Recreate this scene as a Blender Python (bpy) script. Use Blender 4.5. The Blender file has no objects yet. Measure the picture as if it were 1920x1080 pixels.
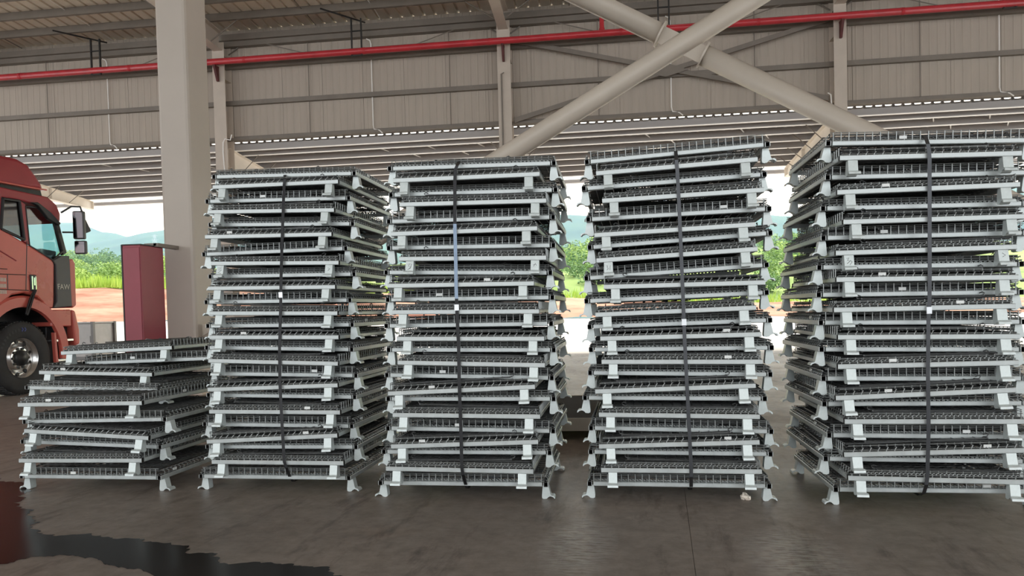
import bpy, bmesh, math, random
from mathutils import Vector, Matrix, Euler
random.seed(7)
scene = bpy.context.scene
col = scene.collection
R = math.radians

# ------------------------------------------------------------------ camera
cam_d = bpy.data.cameras.new('camera'); cam = bpy.data.objects.new('camera', cam_d); col.objects.link(cam)
yaw, pitch, roll = R(7.25), R(-1.58), R(-1.45)
fw = Vector((-math.sin(yaw)*math.cos(pitch), math.cos(yaw)*math.cos(pitch), math.sin(pitch)))
r0 = Vector((math.cos(yaw), math.sin(yaw), 0)); u0 = r0.cross(fw)
rt = r0*math.cos(roll) + u0*math.sin(roll); up = u0*math.cos(roll) - r0*math.sin(roll)
cam.matrix_world = Matrix(((rt.x, up.x, -fw.x, 0), (rt.y, up.y, -fw.y, 0), (rt.z, up.z, -fw.z, 1.08), (0, 0, 0, 1)))
cam_d.sensor_width = 36; cam_d.lens = 1340/1920*36; cam_d.shift_y = 80/1920
cam_d.clip_start = 0.05; cam_d.clip_end = 3000
scene.camera = cam

# ------------------------------------------------------------------ sky, sun, exposure
world = bpy.data.worlds.new('overcast_sky'); scene.world = world; world.use_nodes = True
bg = world.node_tree.nodes['Background']
bg.inputs[0].default_value = (0.95, 0.98, 1.0, 1); bg.inputs[1].default_value = 1.5
sun_d = bpy.data.lights.new('sun', 'SUN'); sun = bpy.data.objects.new('sun', sun_d); col.objects.link(sun)
sun_d.energy = 1.9; sun_d.angle = R(14); sun_d.color = (1.0, 0.96, 0.88)
sun.rotation_euler = Vector((-0.25, -0.62, -1.0)).to_track_quat('-Z', 'Y').to_euler()
vs = scene.view_settings
vs.view_transform = 'Standard'; vs.look = 'None'; vs.gamma = 1; vs.use_curve_mapping = False
vs.exposure = 0.8

# ------------------------------------------------------------------ helpers
class MB:
    def __init__(s): s.v = []; s.f = []; s.uvless = True
    def add(s, vs, fs):
        n = len(s.v); s.v += [tuple(p) for p in vs]; s.f += [tuple(i+n for i in f) for f in fs]; return s
    def box(s, c, d, m=None):
        x, y, z = d[0]/2, d[1]/2, d[2]/2; c = Vector(c)
        p = [Vector((a*x, b*y, e*z)) for a in (-1, 1) for b in (-1, 1) for e in (-1, 1)]
        p = [(m @ q if m else q) + c for q in p]
        return s.add(p, [(0,1,3,2), (4,6,7,5), (0,4,5,1), (2,3,7,6), (0,2,6,4), (1,5,7,3)])
    def bb(s, a, b):
        return s.box([(a[i]+b[i])/2 for i in range(3)], [abs(b[i]-a[i]) for i in range(3)])
    def prism(s, poly, axis, a, b):
        """poly: 2D outline; axis 0/1/2 is the extrusion axis between a and b"""
        def P(u, w, t): return ((t, u, w), (u, t, w), (u, w, t))[axis]
        n = len(poly)
        vs = [P(u, w, a) for u, w in poly] + [P(u, w, b) for u, w in poly]
        fs = [(i, (i+1) % n, n+(i+1) % n, n+i) for i in range(n)] + [tuple(range(n))[::-1], tuple(range(n, 2*n))]
        return s.add(vs, fs)
    def tube(s, p, q, r, n=6, cap=True, r2=None):
        p, q = Vector(p), Vector(q); d = (q-p)
        if d.length < 1e-6: return s
        d.normalize(); a = d.orthogonal().normalized(); b = d.cross(a)
        r2 = r if r2 is None else r2
        ring = [(math.cos(2*math.pi*i/n+math.pi/n), math.sin(2*math.pi*i/n+math.pi/n)) for i in range(n)]
        vs = [p+(a*c+b*e)*r for c, e in ring] + [q+(a*c+b*e)*r2 for c, e in ring]
        fs = [(i, (i+1) % n, n+(i+1) % n, n+i) for i in range(n)]
        if cap: fs += [tuple(range(n))[::-1], tuple(range(n, 2*n))]
        return s.add(vs, fs)
    def path(s, pts, r, n=4):
        pts = [Vector(p) for p in pts]; rings = []; prev = None
        for i, p in enumerate(pts):
            d = (pts[min(i+1, len(pts)-1)] - pts[max(i-1, 0)]).normalized()
            a = d.orthogonal() if prev is None else (prev - d*prev.dot(d))
            a.normalize(); prev = a; b = d.cross(a)
            rings += [p+(a*math.cos(2*math.pi*k/n)+b*math.sin(2*math.pi*k/n))*r for k in range(n)]
        m = len(pts)
        fs = [(i*n+k, i*n+(k+1) % n, (i+1)*n+(k+1) % n, (i+1)*n+k) for i in range(m-1) for k in range(n)]
        fs += [tuple(range(n))[::-1], tuple(range((m-1)*n, m*n))]
        return s.add(rings, fs)
    def lathe(s, prof, c, axis, n=32):
        """prof: (radius, offset along axis)"""
        c = Vector(c); vs = []
        for r, o in prof:
            for k in range(n):
                a = 2*math.pi*k/n; e = (math.cos(a)*r, math.sin(a)*r)
                vs.append(c + Vector(((o, e[0], e[1]), (e[0], o, e[1]), (e[0], e[1], o))[axis]))
        m = len(prof)
        fs = [(i*n+k, i*n+(k+1) % n, (i+1)*n+(k+1) % n, (i+1)*n+k) for i in range(m-1) for k in range(n)]
        return s.add(vs, fs)
    def mesh(s, name, mat, smooth=False):
        me = bpy.data.meshes.new(name); me.from_pydata(s.v, [], s.f)
        bm = bmesh.new(); bm.from_mesh(me); bmesh.ops.recalc_face_normals(bm, faces=bm.faces[:]); bm.to_mesh(me); bm.free()
        if smooth:
            for p in me.polygons: p.use_smooth = True
        me.materials.append(mat); return me
    def build(s, name, mat, parent=None, smooth=False, bevel=0, **kw):
        return obj(name, s.mesh(name, mat, smooth), parent, bevel=bevel, **kw)
def tag(o, label=None, category=None, group=None, kind=None):
    for k, v in (('label', label), ('category', category), ('group', group), ('kind', kind)):
        if v: o[k] = v
    return o
def obj(name, me, parent=None, loc=None, rot=None, bevel=0, **kw):
    o = bpy.data.objects.new(name, me); col.objects.link(o)
    if parent: o.parent = parent
    if loc: o.location = loc
    if rot: o.rotation_euler = rot
    if bevel:
        b = o.modifiers.new('bevel', 'BEVEL'); b.width = bevel; b.segments = 2; b.limit_method = 'ANGLE'
    return tag(o, **kw)
def text_mesh(name, body, size, m, depth=.002):
    cu = bpy.data.curves.new(name, 'FONT'); cu.body = body; cu.size = size; cu.extrude = depth
    o = bpy.data.objects.new(name, cu); col.objects.link(o)
    me = bpy.data.meshes.new_from_object(o.evaluated_get(bpy.context.evaluated_depsgraph_get())); me.name = name
    bpy.data.objects.remove(o); bpy.data.curves.remove(cu)
    me.materials.clear(); me.materials.append(m); return me
def empty(name, loc=(0, 0, 0), **kw):
    o = bpy.data.objects.new(name, None); col.objects.link(o); o.location = loc; o.empty_display_size = .2
    return tag(o, **kw)
def mat(name, c, rough=.6, metal=0., var=.12, scale=4., bump=0., bscale=60., c2=None, coord='Object', spec=.5, stretch=None, rvar=0., **kw):
    m = bpy.data.materials.new(name); m.use_nodes = True; nt = m.node_tree; N = nt.nodes; L = nt.links
    b = N['Principled BSDF']; b.inputs['Roughness'].default_value = rough; b.inputs['Metallic'].default_value = metal
    b.inputs['Specular IOR Level'].default_value = spec
    tc = N.new('ShaderNodeTexCoord'); src = tc.outputs[coord]
    if stretch:
        mp = N.new('ShaderNodeMapping'); mp.inputs['Scale'].default_value = stretch; L.new(src, mp.inputs[0]); src = mp.outputs[0]
    nz = N.new('ShaderNodeTexNoise'); nz.inputs['Scale'].default_value = scale; nz.inputs['Detail'].default_value = 6; nz.inputs['Roughness'].default_value = .62
    L.new(src, nz.inputs['Vector'])
    rp = N.new('ShaderNodeValToRGB'); L.new(nz.outputs['Fac'], rp.inputs[0])
    c = tuple(c); c2 = tuple(c2) if c2 else tuple(min(1, x*(1+var)) for x in c)
    c1 = c if kw.get('keep') else tuple(x*(1-var) for x in c)
    rp.color_ramp.elements[0].position = .32; rp.color_ramp.elements[1].position = .68
    rp.color_ramp.elements[0].color = c1+(1,); rp.color_ramp.elements[1].color = c2+(1,)
    L.new(rp.outputs[0], b.inputs['Base Color'])
    if rvar:
        mr = N.new('ShaderNodeMapRange'); mr.inputs['To Min'].default_value = max(.02, rough-rvar); mr.inputs['To Max'].default_value = min(1, rough+rvar)
        mr.inputs['From Min'].default_value = .3; mr.inputs['From Max'].default_value = .7
        L.new(nz.outputs['Fac'], mr.inputs[0]); L.new(mr.outputs[0], b.inputs['Roughness'])
    if bump:
        n2 = N.new('ShaderNodeTexNoise'); n2.inputs['Scale'].default_value = bscale; n2.inputs['Detail'].default_value = 4; L.new(src, n2.inputs['Vector'])
        bp = N.new('ShaderNodeBump'); bp.inputs['Strength'].default_value = bump; bp.inputs['Distance'].default_value = .01
        L.new(n2.outputs['Fac'], bp.inputs['Height']); L.new(bp.outputs[0], b.inputs['Normal'])
    return m
def glass(name, c=(.75, .85, .84), rough=.03, a=.35):
    m = bpy.data.materials.new(name); m.use_nodes = True; nt = m.node_tree; N = nt.nodes; L = nt.links
    N.remove(N['Principled BSDF'])
    t = N.new('ShaderNodeBsdfTransparent'); t.inputs[0].default_value = c+(1,)
    g = N.new('ShaderNodeBsdfGlossy'); g.inputs['Roughness'].default_value = rough
    mx = N.new('ShaderNodeMixShader'); mx.inputs[0].default_value = .07; L.new(t.outputs[0], mx.inputs[1]); L.new(g.outputs[0], mx.inputs[2])
    L.new(mx.outputs[0], N['Material Output'].inputs[0]); return m

# ------------------------------------------------------------------ materials
M = dict(
    zinc=mat('zinc_plated_steel', (.50, .535, .53), .42, .40, .12, 9, rvar=.08),
    legz=mat('bright_zinc_leg', (.62, .675, .665), .42, .30, .10, 20, rvar=.06),
    wire=mat('zinc_wire', (.34, .36, .355), .4, .5, .15, 14),
    dwire=mat('shaded_zinc_wire', (.13, .135, .135), .5, .5, .2, 14),  # deck and panel wire, darkened to paint in the shade between cages
    tagm=mat('pale_tag', (.78, .80, .78), .5, 0, .05),
    wall=mat('beige_wall_sheet', (.45, .385, .318), .55, 0, .07, 1.2, stretch=(2.5, 2.5, .5)),
    steel=mat('beige_painted_steel', (.58, .50, .42), .5, 0, .06, 2),
    steel_d=mat('grey_painted_steel', (.21, .18, .15), .55, 0, .12, 2),
    tubep=mat('cream_painted_tube', (.56, .49, .41), .42, 0, .05, 1.5),
    roof=mat('roof_sheet', (.74, .65, .53), .5, 0, .08, 1.0),
    white=mat('white_painted_steel', (.92, .89, .84), .45, 0, .05, 2),
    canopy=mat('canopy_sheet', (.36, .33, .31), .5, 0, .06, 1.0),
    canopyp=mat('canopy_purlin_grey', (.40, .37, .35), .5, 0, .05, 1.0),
    beamw=mat('cream_canopy_beam', (.80, .72, .62), .5, 0, .05, 1.5),
    pipe=mat('red_pipe_paint', (.52, .035, .045), .32, 0, .15, 3),
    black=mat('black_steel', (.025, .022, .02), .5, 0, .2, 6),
    bracket=mat('dark_red_oxide', (.10, .02, .018), .6, 0, .2, 6),
    cabinet=mat('cabinet_red', (.30, .045, .065), .45, 0, .10, 1.5),
    strap=mat('black_strap', (.012, .012, .014), .42, .0, .2, 8, spec=.3),
    strapb=mat('strap_sky_sheen', (.16, .21, .28), .25, .5, .2, 8),
    strap4=mat('grey_steel_strap', (.055, .058, .064), .35, .5, .15, 8),
    clip=mat('strap_clip', (.62, .64, .66), .3, .7, .1, 8),
    column=mat('beige_column_paint', (.49, .43, .37), .5, 0, .05, .8),
)

# ------------------------------------------------------------------ floor
def floor_material():
    m = bpy.data.materials.new('polished_concrete'); m.use_nodes = True; nt = m.node_tree; N = nt.nodes; L = nt.links
    b = N['Principled BSDF']; tc = N.new('ShaderNodeTexCoord'); src = tc.outputs['Object']
    def noise(sc, det=6, st=None, ro=.6):
        n = N.new('ShaderNodeTexNoise'); n.inputs['Scale'].default_value = sc; n.inputs['Detail'].default_value = det; n.inputs['Roughness'].default_value = ro
        if st:
            mp = N.new('ShaderNodeMapping'); mp.inputs['Scale'].default_value = st; mp.inputs['Rotation'].default_value = (0, 0, R(st[3] if len(st) > 3 else 0)) if False else (0, 0, 0)
            L.new(src, mp.inputs[0]); L.new(mp.outputs[0], n.inputs['Vector'])
        else: L.new(src, n.inputs['Vector'])
        return n.outputs['Fac']
    def ramp(f, a, c, p, q):
        r = N.new('ShaderNodeValToRGB'); L.new(f, r.inputs[0]); r.color_ramp.elements[0].position = p; r.color_ramp.elements[1].position = q
        r.color_ramp.elements[0].color = a+(1,); r.color_ramp.elements[1].color = c+(1,); return r.outputs[0]
    def mix(f, a, c, mode='MIX'):
        x = N.new('ShaderNodeMix'); x.data_type = 'RGBA'; x.blend_type = mode
        if isinstance(f, float): x.inputs[0].default_value = f
        else: L.new(f, x.inputs[0])
        L.new(a, x.inputs[6]); L.new(c, x.inputs[7]); return x.outputs[2]
    base = ramp(noise(.45), (.185, .155, .132), (.320, .272, .235), .3, .7)
    fine = ramp(noise(11, 10, None, .72), (.66, .66, .66), (1.18, 1.18, 1.18), .3, .7)
    base = mix(1.0, base, fine, 'MULTIPLY')
    rust = ramp(noise(1.1, 5), (1, 1, 1), (.92, .74, .60), .60, .78)
    base = mix(.6, base, rust, 'MULTIPLY')
    scuff = ramp(noise(1.6, 7, (3.2, .7, 1), .7), (.45, .42, .42), (1, 1, 1), .34, .46)
    base = mix(.8, base, scuff, 'MULTIPLY')
    drag = ramp(noise(2.3, 8, (.6, 4.0, 1), .75), (1, 1, 1), (1.22, 1.20, 1.17), .55, .75)
    base = mix(.7, base, drag, 'MULTIPLY')
    L.new(base, b.inputs['Base Color'])
    # two slab patches made rippled and extra shiny to bring out sky highlights
    def spot(x, y, rx, ry):
        mp = N.new('ShaderNodeMapping'); mp.vector_type = 'POINT'; mp.inputs['Scale'].default_value = (1/rx, 1/ry, 1); mp.inputs['Location'].default_value = (-x/rx, -y/ry, 0)
        L.new(src, mp.inputs[0]); ln = N.new('ShaderNodeVectorMath'); ln.operation = 'LENGTH'; L.new(mp.outputs[0], ln.inputs[0])
        r = N.new('ShaderNodeMapRange'); r.inputs['From Min'].default_value = 1.0; r.inputs['From Max'].default_value = .35; L.new(ln.outputs['Value'], r.inputs[0]); return r.outputs[0]
    def math_(op, a_, b_):
        q = N.new('ShaderNodeMath'); q.operation = op
        for k, v in ((0, a_), (1, b_)):
            if isinstance(v, float): q.inputs[k].default_value = v
            else: L.new(v, q.inputs[k])
        return q.outputs[0]
    streak = noise(26, 4, (.55, 2.2, 1))
    sr = N.new('ShaderNodeMapRange'); sr.inputs['From Min'].default_value = .40; sr.inputs['From Max'].default_value = .60; L.new(streak, sr.inputs[0])
    patch = math_('MULTIPLY', math_('MAXIMUM', spot(-0.512, 3.250, .19, .46), spot(0.430, 3.204, .23, .44)), sr.outputs[0])
    rr = N.new('ShaderNodeMapRange'); L.new(noise(.8, 6), rr.inputs[0]); rr.inputs['From Min'].default_value = .3; rr.inputs['From Max'].default_value = .7
    rr.inputs['To Min'].default_value = .34; rr.inputs['To Max'].default_value = .58
    L.new(math_('SUBTRACT', rr.outputs[0], math_('MULTIPLY', patch, .10)), b.inputs['Roughness'])
    L.new(math_('ADD', .26, math_('MULTIPLY', patch, 3.0)), b.inputs['Specular IOR Level'])
    bp = N.new('ShaderNodeBump'); L.new(math_('ADD', .004, math_('MULTIPLY', patch, .014)), bp.inputs['Distance'])
    L.new(math_('ADD', .22, math_('MULTIPLY', patch, .78)), bp.inputs['Strength'])
    L.new(noise(14, 5, (1, 2.6, 1)), bp.inputs['Height']); L.new(bp.outputs[0], b.inputs['Normal'])
    return m
MFLOOR = floor_material()
JX = (-12.0, -6.0, 0, 6.0, 12.0, 18, 26)
fl = empty('floor', (.12, 0, 0), kind='structure'); fl.rotation_euler = (0, 0, R(-4.5))
ys = (-14, -2.6, 8.4, 17.4)
xs = (-34, -26, -18) + JX
for i in range(len(xs)-1):
    for j in range(len(ys)-1):
        MB().bb((xs[i]+.0009, ys[j]+.0009, -.25), (xs[i+1]-.0009, ys[j+1]-.0009, 0)).build('slab', MFLOOR, fl)
MB().bb((-34, -14, -.35), (26, 17.4, -.006)).build('joint_filler', mat('joint_dark', (.05, .045, .04), .9), fl)

# ------------------------------------------------------------------ yard, soil bank, hillside, mountains
def lerp_tab(t, x):
    if x <= t[0][0]: return t[0][1]
    for (a, p), (b, q) in zip(t, t[1:]):
        if x <= b: return p+(q-p)*(x-a)/(b-a)
    return t[-1][1]
def grid(name, xs, ysf, zf, m, **kw):
    """xs list; ysf list of y; zf(x,y)"""
    vs = [(x, y, zf(x, y)) for y in ysf for x in xs]; n = len(xs)
    fs = [(j*n+i, j*n+i+1, (j+1)*n+i+1, (j+1)*n+i) for j in range(len(ysf)-1) for i in range(n-1)]
    me = bpy.data.meshes.new(name); me.from_pydata(vs, [], fs); me.materials.append(m)
    for p in me.polygons: p.use_smooth = True
    return obj(name, me, **kw)
rnd = lambda a, b, n: [a+(b-a)*i/(n-1) for i in range(n)]
S0 = lambda x: lerp_tab([(-70, 1.4), (-42, 1.06), (-2, .38), (14, .09), (60, 0)], x)
S1 = lambda x: lerp_tab([(-90, 5.2), (-47, 4.2), (-25, 3.1), (-2, 2.0), (15, 1.16), (60, 1.0)], x)
def wob(x, y, a=1.0): return a*(math.sin(x*.9+y*.4)*.5+math.sin(x*.37-y*.8+2)*.7+math.sin(x*2.1+y*1.7)*.3)
MYARD = mat('yard_concrete', (.60, .57, .53), .75, 0, .12, .25)
MSOIL = mat('red_soil', (.36, .13, .075), .95, 0, .3, .5, c2=(.52, .30, .20), bump=.6, bscale=4, stretch=(.35, 1.2, 2.2))
MHILL = mat('scrub_green', (.22, .34, .08), .95, 0, .3, .12, c2=(.34, .46, .14))
MMOUNT = mat('forest_green', (.045, .10, .045), .95, 0, .3, .03, c2=(.07, .14, .06))
grid('ground', rnd(-110, 80, 40), rnd(14.9, 56, 16), lambda x, y: S0(x)*max(0, (y-27.4)/27.6)-.004, MYARD, kind='structure')
grid('soil_bank', rnd(-120, 90, 120), rnd(55, 64, 14), lambda x, y: S0(x)+(S1(x)-S0(x))*min(1, (y-55)/7)**.8+wob(x, y, .10), MSOIL, kind='structure', label='bare red soil bank beyond the yard', )
HT = lambda x: lerp_tab([(-150, 14), (-86, 11.4), (-72, 9.6), (-40, 9.6), (-4, 10.4), (28, 10.2), (90, 9)], x)
def hillz(x, y):
    t = (y-64)/56.0; t = max(0, min(1.2, t)); return S1(x)+(HT(x)-S1(x))*t**.9+wob(x*.3, y*.3, .35)-.15
grid('hillside', rnd(-170, 120, 90), rnd(63.5, 135, 24), hillz, MHILL, kind='structure', label='green scrub hillside rising behind the red soil bank')
RID = [(-700, 40), (-520, 78), (-430, 70), (-331, 64.3), (-324, 61.6), (-315, 57.9), (-306, 56.9), (-297, 53.8), (-289, 52.2), (-282, 53.9), (-273, 56.3), (-230, 66), (-170, 52), (-100, 60), (-16, 56.2), (-6, 55.1), (45, 62), (98, 50.8), (111, 50.2), (200, 66), (320, 48), (480, 40)]
def mountz(x, y):
    t = (y-250)/170.0
    h = lerp_tab(RID, x)*(420+(y-420)*.0)/420
    n = math.sin(x*.045+y*.02)*3+math.sin(x*.11-y*.05)*1.6+math.sin(x*.21+y*.13)*.7
    return (h*max(0, t)**.8 + n*min(1, abs(1-t)*3) if t <= 1 else h-(t-1)*40)
grid('mountain', rnd(-700, 480, 237), rnd(240, 500, 40), mountz, MMOUNT, kind='structure', label='blue hazy forested mountain ridge on the horizon')

# ------------------------------------------------------------------ back wall
COLX = (-15.76, -8.92, -2.085, 5.14, 12.2)
YW = 16.5
wall = empty('wall_back', (0, YW, 0), kind='structure')
prof = []
W = 1.0
for k in range(6):
    a = k*W/6
    prof += [(a, 0), (a+.055, 0), (a+.075, .007), (a+.085, .007), (a+.101, 0)]
prof += [(W-.006, 0), (W-.006, .03), (W, .03)]
n = len(prof)
pm = MB()
pv = [(x, -d if d < .02 else .02, 5.40) for x, d in prof] + [(x, -d if d < .02 else .02, 8.018) for x, d in prof]
pv += [(x, .05, 5.40) for x, d in (prof[0], prof[-1])] + [(x, .05, 8.018) for x, d in (prof[0], prof[-1])]
pm.add(pv, [(i, i+1, n+i+1, n+i) for i in range(n-1)] + [(2*n, 2*n+1, 2*n+3, 2*n+2)])
pmesh = pm.mesh('panel', M['wall'])
for k in range(68):
    obj('panel', pmesh, wall, loc=(-22.5+k*W, random.uniform(-.004, .004), 0))
def girt(z, h, dep, m, y0=-.02):
    MB().bb((-22.5, y0-dep, z-h/2), (45.5, y0, z-h/2+.012)).bb((-22.5, y0-dep, z+h/2-.012), (45.5, y0, z+h/2)).bb((-22.5, y0-dep, z-h/2+.012), (45.5, y0-dep+.012, z+h/2-.012)).build('girt', m, wall)
girt(6.25, .105, .09, M['steel_d']); girt(7.13, .13, .11, M['steel_d'])
MB().prism([(-.10, 5.37), (-.10, 5.42), (-.02, 5.42), (-.02, 5.47), (.06, 5.47), (.06, 5.35), (-.06, 5.35)], 0, -22.5, 45.5).build('bottom_flashing', M['steel_d'], wall)
# eave strut
MB().bb((-22.5, -.16, 7.58), (45.5, .0, 7.60)).bb((-22.5, -.16, 7.60), (45.5, -.14, 7.70)).bb((-22.5, -.24, 7.70), (45.5, 0, 7.73)).bb((-22.5, -.24, 7.73), (45.5, -.22, 7.84)).build('eave_strut', M['steel_d'], wall)
# tie rods of the girts
for x in [-20.5+3.42*k for k in range(11)]:
    MB().tube((x, -.05, 5.45), (x, -.05, 7.58), .010, 5).build('sag_rod', M['steel_d'], wall)

# ------------------------------------------------------------------ wall columns
def hcol(x, i, lab):
    c = empty('steel_column', (x, YW-.36, 0), label=lab, category='column', group='columns along the back wall')
    b = .15 if i != 3 else .13
    MB().bb((-b, 0, 0), (b, .014, 7.62)).bb((-b, .326, 0), (b, .34, 7.62)).bb((-.005, .014, 0), (.005, .326, 7.62)).bb((-b, .02, 7.30), (b, .32, 7.315)).bb((-b, .02, 6.75), (b, .32, 6.76)).build('shaft', M['steel'], c)
    MB().bb((-.26, -.1, 0), (.26, .44, .03)).build('base_plate', M['steel'], c)
    return c
for i, (x, lab) in enumerate(zip(COLX, ('beige wall column hidden behind the red truck cab', 'beige steel wall column just right of the thick front column', 'beige steel wall column behind the second tall stack from the left', 'beige steel wall column above the rightmost stack', 'beige steel wall column beyond the right edge of the yard'))):
    if i in (1, 2, 3): c = hcol(x, i, lab)
    if i == 2:
        MB().tube((-.06, -.03, 4.3), (-.06, -.03, 6.42), .018, 8).tube((-.06, -.03, 6.42), (.0, -.03, 6.45), .012, 6).build('conduit', M['steel_d'], c)
    if i == 1:
        MB().path([(.12, -.03, 3.9), (.06, -.03, 5.0), (.07, -.03, 5.25), (.12, -.04, 5.33), (.25, -.03, 5.30), (.30, -.05, 5.42)], .014, 6).build('cable', M['white'], c)
    if i == 3:
        MB().path([(-.16, .1, 5.35), (-.17, .1, 5.55), (-.23, .12, 5.6)], .014, 6).build('cable', M['white'], c)

# ------------------------------------------------------------------ ceiling: sheets, purlins, rafters
SL = .06; roofz = lambda y: 8.02+(YW-y)*SL
ceil = empty('ceiling', (0, 0, 0), kind='structure')
Y0, Y1 = -12.0, 16.62
sw = .81
sp = []
for k in range(3):
    a = k*.27; sp += [(a, 0), (a+.205, 0), (a+.22, .035), (a+.255, .035), (a+.27, 0)]
sp = sp[:-1]+[(sw, 0)]
n = len(sp); sm = MB()
sm.add([(x, Y0, roofz(Y0)+d) for x, d in sp]+[(x, Y1, roofz(Y1)+d) for x, d in sp]+[(x, Y0, roofz(Y0)+d+.03) for x, d in sp]+[(x, Y1, roofz(Y1)+d+.03) for x, d in sp],
       [(i, i+1, n+i+1, n+i) for i in range(n-1)]+[(2*n+i, 2*n+i+1, 3*n+i+1, 3*n+i) for i in range(n-1)])
smesh = sm.mesh('roof_sheet', M['roof'])
for k in range(88): obj('roof_sheet', smesh, ceil, loc=(-25+k*sw, 0, 0))
pl = MB().bb((-25, -.035, -.16), (46, .035, -.148)).bb((-25, -.035, -.148), (46, -.023, -.012)).bb((-25, -.035, -.012), (46, .035, 0)).bb((-25, .027, -.148), (46, .035, -.13)).mesh('purlin', M['steel_d'])
y = 15.66
while y > -12:
    obj('purlin', pl, ceil, loc=(0, y, roofz(y)-.002)); y -= .79
def rafter(x):
    h = .42
    z0, z1 = roofz(16.2)-.17, roofz(-11.9)-.17
    b = MB(); w = .11
    def slab(za, zb, ha, hb, wd):
        b.add([(x-wd, 16.2, za), (x+wd, 16.2, za), (x-wd, -11.9, zb), (x+wd, -11.9, zb), (x-wd, 16.2, za-ha), (x+wd, 16.2, za-ha), (x-wd, -11.9, zb-hb), (x+wd, -11.9, zb-hb)],
              [(0,1,3,2), (4,6,7,5), (0,4,5,1), (2,3,7,6), (0,2,6,4), (1,5,7,3)])
    slab(z0, z1, .014, .014, w); slab(z0-.014, z1-.014, h, h+.2, .006); slab(z0-.014-h, z1-.014-h-.2, .016, .016, w)
    r = b.build('rafter', M['steel'], ceil)
for x in COLX+(19.2, 26.2, 33.2, 40.2): rafter(x)
for x in COLX[:4]:
    for yy in (16.45, 15.66, 14.08):
        for s in (-1, 1):
            z = roofz(yy)-.2
            MB().tube((x+s*.10, yy, z-.40), (x+s*.75, yy, z+.02), .016, 5).build('flange_brace', M['steel_d'], ceil)
# roof tie rods between purlins (thin white rods)
for k, x in enumerate([-14.3, -11.8, -6.6, -5.0, -.6, 2.2, 8.1]):
    for j in range(5):
        ya = 16.45-.79*j
        MB().tube((x, ya, roofz(ya)-.05), (x+.02, ya-.79, roofz(ya-.79)-.05), .010, 5).build('sag_rod', M['white'] if k % 2 else M['steel_d'], ceil)

# ------------------------------------------------------------------ thin bracing in the wall bay between column 3 and 4
def flatbar(name, p, q, w, t, m, parent=None, **kw):
    p, q = Vector(p), Vector(q); d = q-p; L_ = d.length; ang = math.atan2(d.z, d.x)
    return MB().box((p+q)/2, (L_, t, w), Matrix.Rotation(-ang, 3, 'Y')).build(name, m, parent, **kw)
wb = empty('wall_cross_bracing', (1.5, 16.2, 5.3), label='thin grey cross bracing bars against the beige wall behind the tube cross', category='bracing')
for (a, b) in (((-1.9, 16.33, 7.22), (4.95, 16.33, 5.50)), ((-1.9, 16.31, 5.42), (4.95, 16.31, 7.18))):
    o = flatbar('brace_bar', a, b, .10, .05, M['steel_d']); o.parent = wb; o.matrix_parent_inverse = wb.matrix_basis.inverted()
MB().prism([(1.05, 6.3), (1.5, 6.17), (2.0, 6.3), (1.5, 6.48)], 1, 16.27, 16.285).build('gusset_plate', M['steel_d'], wb).location = (-1.5, -16.2, -5.3)
# short thin rods under the eave (near columns)
for x in COLX[1:4]:
    for s in (-1, 1):
        MB().tube((s*1.15, 0, 7.56), (s*2.2, -.02, 7.24), .012, 5).build('eave_stay', M['steel_d'], wall, loc=(x, -.2, 0))

# ------------------------------------------------------------------ canopy outside the wall
can = empty('canopy', (0, 0, 0), kind='structure', label='sloping open canopy with purlins lit white from below outside the back wall')
cz = lambda y: 5.325-.085*(y-16.55)
cp = []
cw = .80
for k in range(4):
    a = k*.2; cp += [(a, 0), (a+.12, 0), (a+.135, .03), (a+.185, .03), (a+.2, 0)]
n = len(cp); b = MB()
ya, yb = 16.58, 20.42
b.add([(x, ya, cz(ya)+d) for x, d in cp]+[(x, yb, cz(yb)+d) for x, d in cp]+[(x, ya, cz(ya)+d+.006) for x, d in cp]+[(x, yb, cz(yb)+d+.006) for x, d in cp],
      [(i, i+1, n+i+1, n+i) for i in range(n-1)]+[(2*n+i, 2*n+i+1, 3*n+i+1, 3*n+i) for i in range(n-1)])
cmesh = b.mesh('canopy_sheet', M['canopy'])
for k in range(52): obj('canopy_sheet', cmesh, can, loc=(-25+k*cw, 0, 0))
for yy in (16.66, 17.05, 17.62, 18.2, 18.76, 19.31, 19.88, 20.4):
    z = cz(yy)-.004
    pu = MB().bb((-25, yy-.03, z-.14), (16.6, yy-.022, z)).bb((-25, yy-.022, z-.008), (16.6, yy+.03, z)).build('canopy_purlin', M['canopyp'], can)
    MB().bb((-25, yy-.045, z-.152), (16.6, yy+.045, z-.14)).build('purlin_flange', M['white'], pu)  # white flange under grey web: light from the ground put into its colour
MB().bb((-25, 20.66, 4.71), (16.6, 20.67, 4.80)).bb((-25, 20.67, 4.71), (16.6, 20.82, 4.72)).bb((-25, 20.81, 4.72), (16.6, 20.82, 4.80)).build('gutter', M['canopy'], can)
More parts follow.
